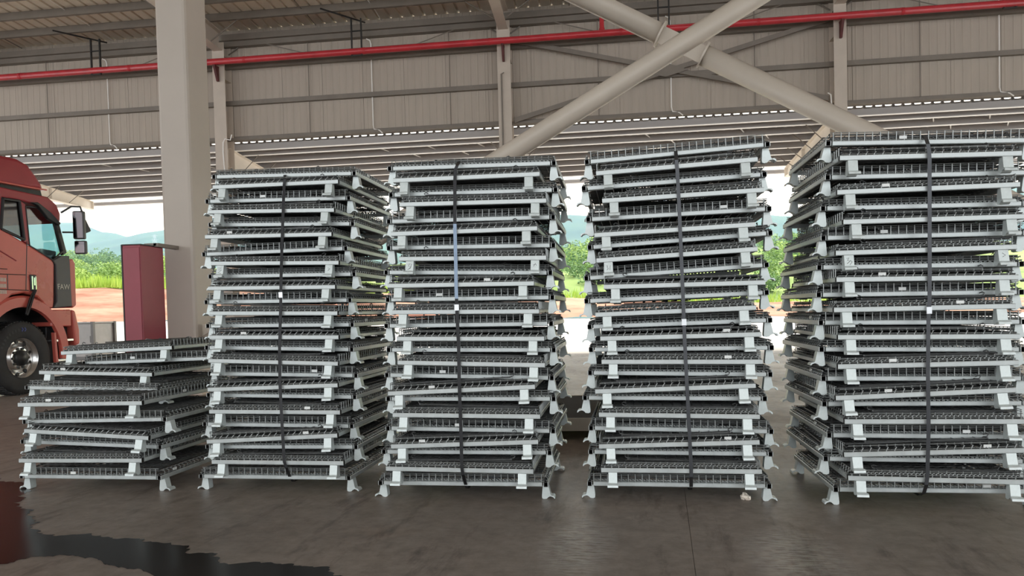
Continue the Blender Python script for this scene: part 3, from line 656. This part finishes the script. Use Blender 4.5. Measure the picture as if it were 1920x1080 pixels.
# cab lower shell (solid flank below the windows) and pillars
def flank(name, poly, x0, x1, m, bevel=.02, parent=tk):
    o = MB().prism(poly, 0, x0, x1).build(name, m, None, bevel=bevel); o.parent = parent; 
    if parent is tk: tp(o)
    else: o.location = (-XT, -9.8, 0)
    return o
body_lo = [(yb_, .95), (9.16, .95), (9.22, 1.12), (9.38, 1.34), (9.62, 1.50), (9.86, 1.54), (10.10, 1.48), (10.30, 1.30), (10.42, 1.30), (10.44, 1.40), (10.48, 2.02), (10.44, 2.08), (10.0, 2.27), (9.50, 2.47), (yb_, 2.55)]
flank('cab_body', body_lo, X1, XT, MT['red'], .03)
flank('rear_pillar', [(yb_, 2.50), (9.47, 2.46), (9.53, 2.93), (9.50, 3.10), (yb_, 3.12)], X1, XT-.01, MT['dred'])
flank('cab_header', [(yb_, 2.93), (9.53, 2.94), (9.86, 2.95), (10.17, 2.91), (10.48, 2.78), (10.58, 2.67), (10.66, 2.72), (10.67, 2.84), (10.60, 2.98), (10.42, 3.08), (yb_, 3.10)], X1+.05, XT-.015, MT['dred'])
flank('centre_pillar', [(9.845, 2.945), (9.955, 2.90), (10.0, 2.28), (9.89, 2.32)], XT-.06, XT-.008, MT['dred'], .01)
flank('front_pillar', [(10.55, 2.69), (10.64, 2.71), (10.79, 2.22), (10.70, 2.17)], XT-.08, XT-.02, MT['blk'], .015)
flank('front_pillar', [(10.55, 2.69), (10.64, 2.71), (10.79, 2.22), (10.70, 2.17)], X1+.02, X1+.08, MT['blk'], .015)
flank('roof_gap', [(yb_, 3.08), (10.40, 3.06), (10.36, 3.20), (yb_, 3.16)], X1+.09, XT-.09, MT['blk'], .01)
fair = [(yb_, 3.16), (9.49, 3.145), (9.98, 3.17), (10.37, 3.185), (10.31, 3.27), (10.21, 3.38), (10.06, 3.52), (9.86, 3.575), (9.5, 3.56), (yb_, 3.54)]
flank('roof_fairing', fair, X1+.04, XT-.02, MT['dred'], .07)
flank('fairing_lip', [(yb_, 3.135), (9.98, 3.155), (10.39, 3.172), (10.38, 3.195), (9.98, 3.18), (yb_, 3.16)], X1+.02, XT+.005, MT['red'], .006)
# glazing
o = flank('door_window', [(9.955, 2.865), (10.16, 2.88), (10.47, 2.75), (10.55, 2.65), (10.68, 2.24), (10.46, 2.08), (10.0, 2.27)], XT-.05, XT-.044, MT['glass'], 0)
o = flank('door_window', [(9.955, 2.865), (10.16, 2.88), (10.47, 2.75), (10.55, 2.65), (10.68, 2.24), (10.46, 2.08), (10.0, 2.27)], X1+.044, X1+.05, MT['glass'], 0)
rw = [(9.54, 2.92), (9.84, 2.93), (9.90, 2.35), (9.48, 2.47)]
flank('quarter_window', rw, XT-.03, XT-.022, MT['dglass'], 0)
fr = MB()
for k in range(4):
    a, c = rw[k], rw[(k+1) % 4]
    fr.tube((XT-.006, a[0], a[1]), (XT-.006, c[0], c[1]), .022, 6)
tp(fr.build('quarter_window_frame', MT['blk'], tk))
fr = MB(); dw = [(9.955, 2.865), (10.16, 2.88), (10.47, 2.75), (10.55, 2.65), (10.68, 2.24), (10.46, 2.08), (10.0, 2.27)]
for k in range(7):
    a, c = dw[k], dw[(k+1) % 7]; fr.tube((XT-.012, a[0], a[1]), (XT-.012, c[0], c[1]), .014, 6)
tp(fr.build('door_window_seal', MT['blk'], tk))
flank('back_wall', [(yb_, 2.4), (9.40, 2.4), (9.40, 3.08), (yb_, 3.08)], X1+.08, XT-.12, MT['seat'], 0)
flank('dashboard', [(10.30, 2.0), (10.62, 2.0), (10.66, 2.24), (10.34, 2.26)], X1+.08, XT-.10, MT['seat'], .02)
fr = MB().lathe([(.20, -.015), (.215, 0), (.20, .015), (.19, 0), (.20, -.015)], (0, 0, 0), 1, 24); o = fr.build('steering_wheel', MT['blk'], tk, smooth=True)
o.location = (-1.85, .38, 2.38); o.rotation_euler = (R(-55), 0, 0)
for xx in (XT-.55, X1+.55):
    flank('seat', [(9.6, 1.9), (10.0, 1.95), (10.0, 2.05), (9.72, 2.08), (9.62, 2.75), (9.50, 2.75)], xx-.25, xx+.25, MT['seat'], .04)
# door seams and panel lines
for a, c in (((9.94, 2.33), (9.88, 1.575)), ((9.0, 1.80), (9.88, 1.815)), ((9.0, 1.585), (9.93, 1.58)), ((9.55, 1.81), (9.545, 1.59)), ((9.0, 1.885), (9.55, 1.885))):
    tp(MB().tube((XT+.001, a[0], a[1]), (XT+.001, c[0], c[1]), .006, 5).build('panel_seam', MT['blk'], tk))
crease = MB(); crease.tube((XT+.001, 9.0, 2.34), (XT+.001, 9.72, 2.02), .010, 6); tp(crease.build('body_crease', MT['dred'], tk))
# door handle
h = tp(MB().bb((XT, 9.955, 1.575), (XT+.02, 10.075, 1.825)).build('door_handle', MT['blk'], tk, bevel=.012))
o = MB().bb((XT+.02, 9.972, 1.60), (XT+.028, 9.995, 1.80)).bb((XT+.02, 10.045, 1.60), (XT+.028, 10.062, 1.80)).bb((XT+.02, 10.005, 1.66), (XT+.035, 10.03, 1.78)).build('handle_trim', MT['chrome'], h); o.location = (0, 0, 0); o.location = (-XT, -9.8, 0); o.location = Vector(o.location) - h.location
# emblem print on the door (faint pale marks)
em = MB()
for rr in range(3):
    for k in range(5): em.bb((XT, 9.40+k*.026, 1.70-rr*.09), (XT+.0015, 9.416+k*.026, 1.755-rr*.09))
tp(em.build('door_emblem', MT['let'], tk, kind='stuff'))
# dark corner panel with lettering
dk = flank('corner_panel', [(10.44, 2.07), (10.62, 2.16), (10.80, 2.17), (10.81, 1.34), (10.40, 1.31), (10.49, 1.42), (10.50, 2.0)], XT-.30, XT+.012, MT['dark'], .012)
tx = obj('lettering', text_mesh('lettering', 'FAW', .125, MT['let']), dk, loc=(XT+.014, 10.50, 1.615), rot=(R(90), 0, R(90)))
flank('front_fascia', [(10.815, 2.12), (10.90, 2.13), (10.95, 2.06), (10.94, 1.36), (10.86, 1.31), (10.82, 1.34)], X1+.1, XT-.01, MT['red'], .02)
flank('windscreen', [(10.66, 2.70), (10.70, 2.70), (10.86, 2.17), (10.80, 2.17)], X1+.1, XT-.1, MT['glass'], 0)
flank('bumper_side', [(10.345, 1.02), (10.37, 1.285), (10.79, 1.29), (10.78, 1.01)], XT-.35, XT+.01, MT['red'], .02)
flank('bumper', [(10.80, 1.29), (10.88, 1.27), (10.96, .95), (10.96, .72), (10.86, .68), (10.83, .95)], X1+.05, XT+.015, MT['red'], .03)
flank('step_well', [(10.33, .40), (10.36, 1.01), (10.82, 1.0), (10.80, .42)], X1+.1, XT-.10, MT['blk'], .01)
for z in (.79, .47):
    tp(MB().bb((XT-.16, 10.44, z-.02), (XT, 10.83, z+.02)).build('step', MT['alu'], tk, bevel=.006))
flank('step_post', [(10.40, .92), (10.44, .92), (10.47, .44), (10.42, .44)], XT-.05, XT+.01, MT['red'], .006)
# wheel arch flare
ar = MB(); C0 = (9.81, .60); n = 22; vs = []
for k in range(n+1):
    a = R(-8)+R(196)*k/n
    for r, x in ((.72, XT-.03), (.73, XT+.022), (.87, XT+.028), (.90, XT-.01)): vs.append((x, C0[0]+math.cos(a)*r, C0[1]+math.sin(a)*r))
ar.add(vs, [(k*4+j, k*4+j+1, k*4+5+j, k*4+4+j) for k in range(n) for j in range(3)])
tp(ar.build('wheel_arch', MT['red'], tk))
tp(MB().bb((X1+.35, 8.9, .55), (XT-.45, 10.4, 1.45)).build('chassis', MT['blk'], tk))
arin = MB(); vs = []
for k in range(n+1):
    a = R(-20)+R(220)*k/n
    for x in (XT-.5, XT-.012): vs.append((x, C0[0]+math.cos(a)*.73, C0[1]+math.sin(a)*.73))
arin.add(vs, [(k*2, k*2+1, k*2+3, k*2+2) for k in range(n)]); tp(arin.build('arch_liner', MT['blk'], tk))
# strap hanging from the door handle over the arch
tp(MB().path([(XT+.03, 10.03, 1.58), (XT+.05, 9.96, 1.50), (XT+.06, 9.88, 1.34), (XT+.05, 9.82, 1.20)], .022, 5).path([(XT+.03, 10.0, 1.58), (XT+.055, 9.90, 1.47), (XT+.06, 9.83, 1.33), (XT+.05, 9.80, 1.22)], .012, 5).build('hanging_strap', MT['blk'], tk))
# front wheel
def wheel(xc, parent, s):
    w = empty('wheel', (0, 0, 0)); w.parent = parent; w.location = (xc-XT, 0, .555); w.rotation_euler = (0, 0, 0 if s > 0 else math.pi)
    MB().lathe([(.30, -.14), (.36, -.155), (.47, -.16), (.53, -.145), (.552, -.11), (.555, 0), (.552, .11), (.53, .145), (.47, .16), (.36, .155), (.30, .14)], (0, 0, 0), 0, 64).build('tyre', MT['rub'], w, smooth=True)
    g = MB()
    for k in range(60):
        a = 2*math.pi*k/60
        for sx in (-1, 1): g.box((sx*.085, math.cos(a)*.553, math.sin(a)*.553), (.09, .035, .014), Matrix.Rotation(a-math.pi/2, 3, 'X'))
    g.build('tread', MT['rub'], w, kind='stuff')
    lt = MB()
    for k, aa in enumerate(range(100, 160, 8)):
        a = R(aa); lt.box((.158, math.cos(a)*.43, math.sin(a)*.43), (.006, .030, .042), Matrix.Rotation(a-math.pi/2, 3, 'X'))
    lt.build('raised_lettering', mat('tyre_letter', (.055, .055, .055), .8), w, kind='stuff')
    lt = MB()
    for aa in (84, 91):
        a = R(aa)
        lt.path([(.160, math.cos(a+.03)*.46, math.sin(a+.03)*.46), (.160, math.cos(a-.03)*.435+0, math.sin(a-.03)*.435), (.160, math.cos(a+.03)*.405, math.sin(a+.03)*.405)], .010, 4)
    lt.build('chevron_mark', MT['blue'], w)
    MB().lathe([(.315, .155), (.322, .13), (.30, .125), (.285, .05), (.26, .03), (.20, .055), (.185, .085), (.165, .095), (.12, .095)], (0, 0, 0), 0, 48).build('rim', MT['alu'], w, smooth=True)
    for k in range(10):
        a = 2*math.pi*(k+.5)/10; MB().tube((.034, math.cos(a)*.247, math.sin(a)*.247), (.052, math.cos(a)*.247, math.sin(a)*.247), .026, 12).build('vent_hole', MT['blk'], w)
    for k in range(10):
        a = 2*math.pi*k/10; MB().tube((.09, math.cos(a)*.148, math.sin(a)*.148), (.118, math.cos(a)*.148, math.sin(a)*.148), .020, 6).build('wheel_nut', MT['hub'], w)
    MB().lathe([(.125, .09), (.122, .13), (.10, .15), (.06, .155), (.055, .165), (.001, .165)], (0, 0, 0), 0, 32).build('hub_cap', MT['hub'], w, smooth=True)
wheel(XT-.17, tk, 1); wheel(X1+.17, tk, -1)
# mirrors and visor
tp(MB().path([(XT, 10.66, 2.86), (XT+.12, 10.75, 2.97), (XT+.22, 10.82, 2.97), (XT+.24, 10.84, 2.88)], .016, 6).build('mirror_arm', MT['blk'], tk))
tp(MB().path([(XT-.02, 10.70, 2.55), (XT+.15, 10.78, 2.55), (XT+.22, 10.82, 2.60)], .014, 6).build('mirror_arm', MT['blk'], tk))
def mirror(y, z, w, h_, rz):
    o = MB().box((0, 0, 0), (w, .09, h_)).build('mirror', MT['dark'], tk, bevel=.025); o.location = (.24, y-9.8, z); o.rotation_euler = (0, 0, R(rz))
    MB().bb((-w/2+.02, -.047, -h_/2+.02), (w/2-.02, -.045, h_/2-.02)).build('mirror_glass', MT['mirr'], o)
mirror(10.76, 2.66, .18, .46, 14); mirror(10.78, 2.30, .18, .22, 14)
o = MB().box((0, 0, 0), (.06, .14, .22)).build('kerb_mirror', MT['dark'], tk, bevel=.02); o.location = (.20, 1.12, 2.66); o.rotation_euler = (R(25), 0, R(-20))
vz = [(10.02, 2.935), (10.14, 2.955), (10.40, 2.83), (10.60, 2.68), (10.56, 2.64), (10.34, 2.72), (10.14, 2.90)]
flank('rain_visor', vz, XT-.01, XT+.05, MT['blk'], .012)

# ------------------------------------------------------------------ red cabinet beside the thick column
cb = empty('red_cabinet', (-6.19, 9.06, 0), label='tall dark red metal cabinet beside the thick beige column', category='cabinet')
MB().bb((-.13, -.25, .06), (.13, .25, 2.08)).build('body', M['cabinet'], cb, bevel=.008)
MB().bb((-.12, -.262, .10), (.12, -.25, 2.05)).build('door', M['cabinet'], cb, bevel=.005)
MB().bb((-.135, -.255, 2.08), (.135, .255, 2.095)).build('top_plate', M['black'], cb)
MB().bb((-.12, -.22, 0), (.12, .22, .06)).build('plinth', M['black'], cb)
MB().bb((-.145, -.256, .06), (-.13, -.24, 2.09)).build('edge_strip', M['black'], cb)
MB().bb((-.02, .05, 2.095), (.16, .09, 2.13)).bb((.12, .05, 2.08), (.19, .55, 2.13)).build('wall_arm', M['steel_d'], cb)

# ------------------------------------------------------------------ grey metal bin behind the low pile
bn = empty('metal_bin', (-13.14, 16.9, 0), label='grey metal bin on the floor behind the truck bumper', category='bin')
MG = mat('bin_grey', (.46, .44, .42), .5, .2, .12, 2); MGD = mat('bin_frame', (.20, .19, .18), .5, .2, .1, 2)
MB().bb((-.40, -.38, .10), (.40, .38, 1.04)).build('body', MG, bn, bevel=.02)
for sx in (-1, 1):
    for sy in (-1, 1): MB().bb((sx*.42-.035, sy*.40-.035, 0), (sx*.42+.035, sy*.40+.035, 1.08)).build('corner_post', MGD, bn)
MB().bb((-.42, -.41, .10), (.42, -.38, .20)).build('bottom_rail', MGD, bn); MB().bb((-.44, -.42, 1.04), (.44, .42, 1.075)).build('lid', MG, bn)
for sx in (-1, 1): MB().bb((sx*.36-.02, -.42, .55), (sx*.36+.02, -.38, .72)).build('latch', MGD, bn)

# ------------------------------------------------------------------ low platform behind the stacks
pf = empty('low_platform', (-.05, 6.7, 0), label='low flat steel platform on the floor behind the stacks', category='platform')
MPT = mat('platform_top', (.035, .032, .03), .9, 0, .2, 3, spec=.1); MPE = mat('platform_edge', (.50, .45, .37), .6, 0, .08, 3)
MB().bb((-1.25, -.78, .15), (1.25, .78, .175)).build('deck_plate', MPT, pf)
for sy in (-1, 1): MB().bb((-1.25, sy*.79-.01, .075), (1.25, sy*.79+.01, .18)).build('edge_rail', MPE, pf)
for sx in (-1.1, 0, 1.1): MB().bb((sx-.05, -.75, 0), (sx+.05, .75, .15)).build('runner', MPT, pf)

# ------------------------------------------------------------------ puddle and litter
PUDDLE = [(-4.993, 4.751), (-4.183, 4.43), (-3.866, 4.316), (-3.417, 3.784), (-3.012, 3.435), (-2.854, 3.279), (-2.618, 3.281), (-2.33, 3.244), (-2.077, 3.16), (-1.909, 3.063), (-1.778, 3.055), (-1.691, 2.955), (-1.457, 2.935), (-1.224, 2.903), (-1.048, 2.809), (-0.867, 2.663), (-1.701, 2.611), (-1.899, 2.771), (-2.143, 2.871), (-2.346, 2.968), (-2.497, 2.989), (-2.631, 2.925), (-2.723, 2.879), (-2.991, 2.823)]
wet = bpy.data.materials.new('wet_film'); wet.use_nodes = True
wbs = wet.node_tree.nodes['Principled BSDF']; wbs.inputs['Base Color'].default_value = (.019, .016, .0145, 1); wbs.inputs['Roughness'].default_value = .2; wbs.inputs['Specular IOR Level'].default_value = .08
wn = wet.node_tree.nodes.new('ShaderNodeTexNoise'); wn.inputs['Scale'].default_value = 5; wtc = wet.node_tree.nodes.new('ShaderNodeTexCoord'); wet.node_tree.links.new(wtc.outputs['Object'], wn.inputs['Vector'])
wb_ = wet.node_tree.nodes.new('ShaderNodeBump'); wb_.inputs['Strength'].default_value = .02; wb_.inputs['Distance'].default_value = .01
wet.node_tree.links.new(wn.outputs['Fac'], wb_.inputs['Height']); wet.node_tree.links.new(wb_.outputs[0], wbs.inputs['Normal'])
def rough_edge(poly, amp, seed):
    rn = random.Random(seed); out = []; n_ = len(poly); ph = [rn.uniform(0, 6.28) for _ in range(8)]; acc = 0
    for i in range(n_):
        p0, p1, p2, p3 = (Vector(poly[(i+k-1) % n_]) for k in range(4)); L_ = (p2-p1).length; k = max(1, int(L_/.014))
        for j in range(k):
            u = j/k; p = .5*((2*p1)+(p2-p0)*u+(2*p0-5*p1+4*p2-p3)*u*u+(3*p1-p0-3*p2+p3)*u**3)
            s_a = acc+L_*u
            d = sum(math.sin(s_a*fq+ph[m])*w for m, (fq, w) in enumerate(((9, .5), (21, .4), (37, .32), (71, .25), (117, .16), (190, .12))))*amp
            nn = Vector((-(p2-p1).y, (p2-p1).x)).normalized(); p = p+nn*d+Vector((0, 1))*0; out.append((p.x+d*.8, p.y))
        acc += L_
    return out
pe = rough_edge(PUDDLE, .022, 3)
bm = bmesh.new(); vv = [bm.verts.new((x+2.6, y-2.9, .0015)) for x, y in pe]; fc_ = bm.faces.new(vv); bmesh.ops.triangulate(bm, faces=[fc_])
me = bpy.data.meshes.new('puddle'); bm.to_mesh(me); bm.free(); me.materials.append(wet)
obj('puddle', me, loc=(-2.6, 2.9, 0), label='dark wet patch spreading over the concrete at lower left', category='puddle')
lit = MB()
for k in range(7):
    a = k*.9; lit.box((math.cos(a)*.012, math.sin(a)*.012, .012+.004*(k % 3)), (.03, .02, .018), Euler((a, a*.7, a*1.3)).to_matrix())
lit.build('crumpled_paper', M['beamw'], None, loc=(.765, 4.07, 0), label='small crumpled white scrap on the floor by the third stack', category='litter')

# ------------------------------------------------------------------ bushes, grass, pylons
ML = [mat('leaf_green', (.17, .29, .06), .8, 0, .3, 1.5, c2=(.29, .44, .12)), mat('leaf_bright', (.30, .44, .08), .8, 0, .25, 1.5, c2=(.44, .58, .16)), mat('leaf_deep', (.12, .22, .08), .8, 0, .3, 1.5, c2=(.20, .34, .13))]
def bush_mesh(seed, m):
    rn = random.Random(seed); b = MB()
    lobes = [(Vector((rn.uniform(-.55, .55), rn.uniform(-.55, .55), rn.uniform(.35, .95))), rn.uniform(.38, .62)) for _ in range(7)]
    for c, r in lobes:
        for k in range(90):
            d = Vector((rn.gauss(0, 1), rn.gauss(0, 1), rn.gauss(0, 1))).normalized()
            p = c+d*r*rn.uniform(.75, 1.05); s = rn.uniform(.05, .10)
            e = Euler((rn.uniform(-.9, .9)+math.acos(max(-1, min(1, d.z))), rn.uniform(-.8, .8), math.atan2(d.y, d.x)+math.pi/2+rn.uniform(-.8, .8))).to_matrix()
            b.add([p+e @ Vector(q) for q in ((-s, 0, 0), (0, -s*.6, .01), (s, 0, 0), (0, s*.6, .01))], [(0, 1, 2, 3)])
    for c, r in lobes[:5]:
        b.tube((c.x*.15, c.y*.15, -.15), tuple(c), .04, 5, r2=.012)
    me = b.mesh('foliage', m); return me
BM = [bush_mesh(11+k, ML[k % 3]) for k in range(6)]
BUSHES = [(34.1, 121.4, 2.19, 1, 2), (-65.2, 91.7, 1.51, 2, 0), (-91.8, 120.6, 1.44, 1, 0), (-45.7, 71.4, 1.25, 2, 0), (-57.7, 90.3, 1.36, 1, 0), (-72.6, 93.7, 1.33, 0, 0), (-2.8, 111.3, 2.34, 4, 1), (-88.0, 125.9, 1.96, 3, 0), (-74.0, 106.5, 1.53, 3, 0), (-84.5, 118.7, 1.42, 2, 0), (24.4, 101.9, 2.24, 1, 2), (-2.5, 84.1, 2.17, 2, 1), (-78.0, 115.3, 2.3, 2, 0), (-96.1, 119.5, 2.05, 1, 0), (-1.3, 119.5, 1.92, 0, 1), (24.1, 107.8, 1.96, 5, 2), (-68.5, 87.3, 1.56, 5, 0), (-4.1, 94.5, 1.53, 4, 1), (-73.0, 112.1, 2.33, 0, 0), (-58.3, 84.8, 2.11, 1, 0), (-82.9, 102.6, 2.06, 5, 0), (-91.2, 117.2, 1.57, 1, 0), (15.6, 70.3, 1.57, 5, 2), (-56.8, 76.4, 1.71, 0, 0), (18.0, 78.0, 1.76, 0, 2), (-5.6, 102.8, 1.94, 4, 1), (-81.7, 123.5, 2.2, 4, 0), (29.4, 106.1, 1.93, 1, 2), (-75.1, 101.9, 2.27, 5, 0), (-86.8, 107.1, 1.51, 1, 0), (23.8, 94.1, 1.63, 5, 2), (-61.6, 95.6, 2.02, 0, 0), (-78.3, 98.5, 1.68, 1, 0), (-85.1, 111.3, 1.76, 2, 0), (-4.2, 98.3, 1.69, 3, 1), (-63.9, 78.9, 1.77, 1, 0), (-2.9, 77.8, 1.26, 2, 1), (-68.7, 101.9, 1.54, 4, 0), (25.6, 116.5, 1.42, 3, 2), (-52.5, 79.8, 2.14, 1, 0), (-52.3, 72.2, 1.7, 0, 0), (26.8, 96.8, 1.3, 3, 2), (-59.0, 80.0, 1.38, 1, 0), (-63.5, 88.4, 1.76, 4, 0), (-78.9, 119.5, 1.54, 0, 0), (-69.9, 106.7, 1.39, 0, 0), (28.1, 124.6, 2.11, 4, 2), (23.4, 84.4, 2.02, 4, 2), (-5.4, 122.5, 1.4, 5, 1), (-1.1, 72.8, 1.74, 5, 1), (20.2, 73.2, 1.82, 5, 2), (-100.9, 124.9, 1.54, 5, 0), (-90.1, 113.7, 1.58, 5, 0), (-66.7, 95.5, 1.54, 3, 0), (-0.3, 88.8, 2.16, 1, 1), (-64.3, 99.8, 1.95, 5, 0), (-0.8, 124.6, 2.43, 1, 1), (30.2, 118.3, 2.02, 0, 2), (20.3, 90.7, 1.87, 0, 2), (18.7, 84.6, 1.38, 2, 2), (-1.7, 101.5, 1.71, 4, 1), (32.4, 125.8, 1.89, 1, 2), (-78.7, 107.0, 2.26, 2, 0), (-4.8, 116.2, 1.81, 5, 1), (-6.4, 109.0, 1.42, 3, 1), (28.0, 100.0, 1.3, 5, 2), (-67.5, 83.0, 2.06, 4, 0), (-93.9, 125.1, 2.23, 5, 0), (-72.2, 89.6, 1.64, 1, 0), (-53.5, 84.0, 1.26, 2, 0), (-50.0, 75.7, 1.4, 1, 0), (29.0, 111.4, 2.18, 5, 2), (-59.4, 73.5, 1.53, 4, 0), (-0.6, 106.5, 2.18, 0, 1), (-0.4, 79.9, 1.55, 3, 1), (-61.4, 82.3, 1.32, 2, 0), (24.7, 88.1, 1.33, 0, 2), (-73.0, 97.6, 1.72, 4, 0), (-56.1, 70.9, 1.66, 1, 0), (-87.9, 118.7, 1.46, 5, 0), (-5.4, 91.2, 1.38, 1, 1)]
for bx, by, bs, kk, win in BUSHES:
    o = obj('bush', BM[kk % 6], None, loc=(bx, by, hillz(bx, by)-.1), rot=(0, 0, bx*1.7), label={0: 'green bush on the hillside between the truck and the thick column', 1: 'green bush on the hillside seen between second and third tall stacks', 2: 'green bush on the hillside seen between third and rightmost tall stacks', 3: 'green bush on the hillside seen between lower stack gaps'}[win], category='bush', group=('bushes left of the thick column', 'bushes between the middle stacks', 'bushes between the right stacks', 'bushes beyond the stacks')[win])
    o.scale = (bs*1.15, bs*1.15, bs)
gr = MB(); rn = random.Random(5)
for k in range(5200):
    x = rn.uniform(-62, 30) if k % 3 else rn.uniform(-58, -36); y = rn.uniform(62.2, 67.5)
    z = max(S1(x), hillz(x, y)) - .05
    hgt = rn.uniform(.45, 1.15)*(1.25 if x < -25 else .75); w = rn.uniform(.05, .10); a = rn.uniform(0, math.pi); dx, dy = math.cos(a)*w, math.sin(a)*w; lx = rn.uniform(-.25, .25)
    gr.add([(x-dx, y-dy, z), (x+dx, y+dy, z), (x+lx, y, z+hgt)], [(0, 1, 2)])
gr.build('tall_grass', mat('grass_green', (.28, .46, .04), .8, 0, .2, .6, c2=(.48, .62, .10)), None, label='bright yellow green tall grass along the top of the soil bank', category='grass', kind='stuff')

def pylon(x, y, zb, h, lab):
    p = empty('pylon', (x, y, zb), label=lab, category='pylon', group='power pylons on the mountain slope')
    w0, w1 = h*.11, h*.025; m = mat('pylon_steel', (.42, .45, .46), .6, .2, .05); b = MB()
    C4 = ((-1, -1), (1, -1), (1, 1), (-1, 1))
    for sx, sy in C4: MB().tube((sx*w0, sy*w0, -1.5), (sx*w1, sy*w1, h), .07, 4).build('leg', m, p)
    for k in range(6):
        t0, t1 = k/6, (k+1)/6; a0, a1 = w0+(w1-w0)*t0, w0+(w1-w0)*t1
        for j in range(4):
            c, d = C4[j], C4[(j+1) % 4]; b.tube((c[0]*a0, c[1]*a0, h*t0), (d[0]*a1, d[1]*a1, h*t1), .035, 3)
    b.build('lattice', m, p, kind='stuff')
    for z, w in ((.80, .16), (.95, .12)): MB().tube((-h*w, 0, h*z), (h*w, 0, h*z), .05, 4).build('cross_arm', m, p)
pylon(-236.0, 300, 26.5, 13, 'pale lattice pylon on the mountain just right of the truck mirror')
pylon(-199.2, 300, 27.5, 12, 'pale lattice pylon on the mountain just left of the thick column')
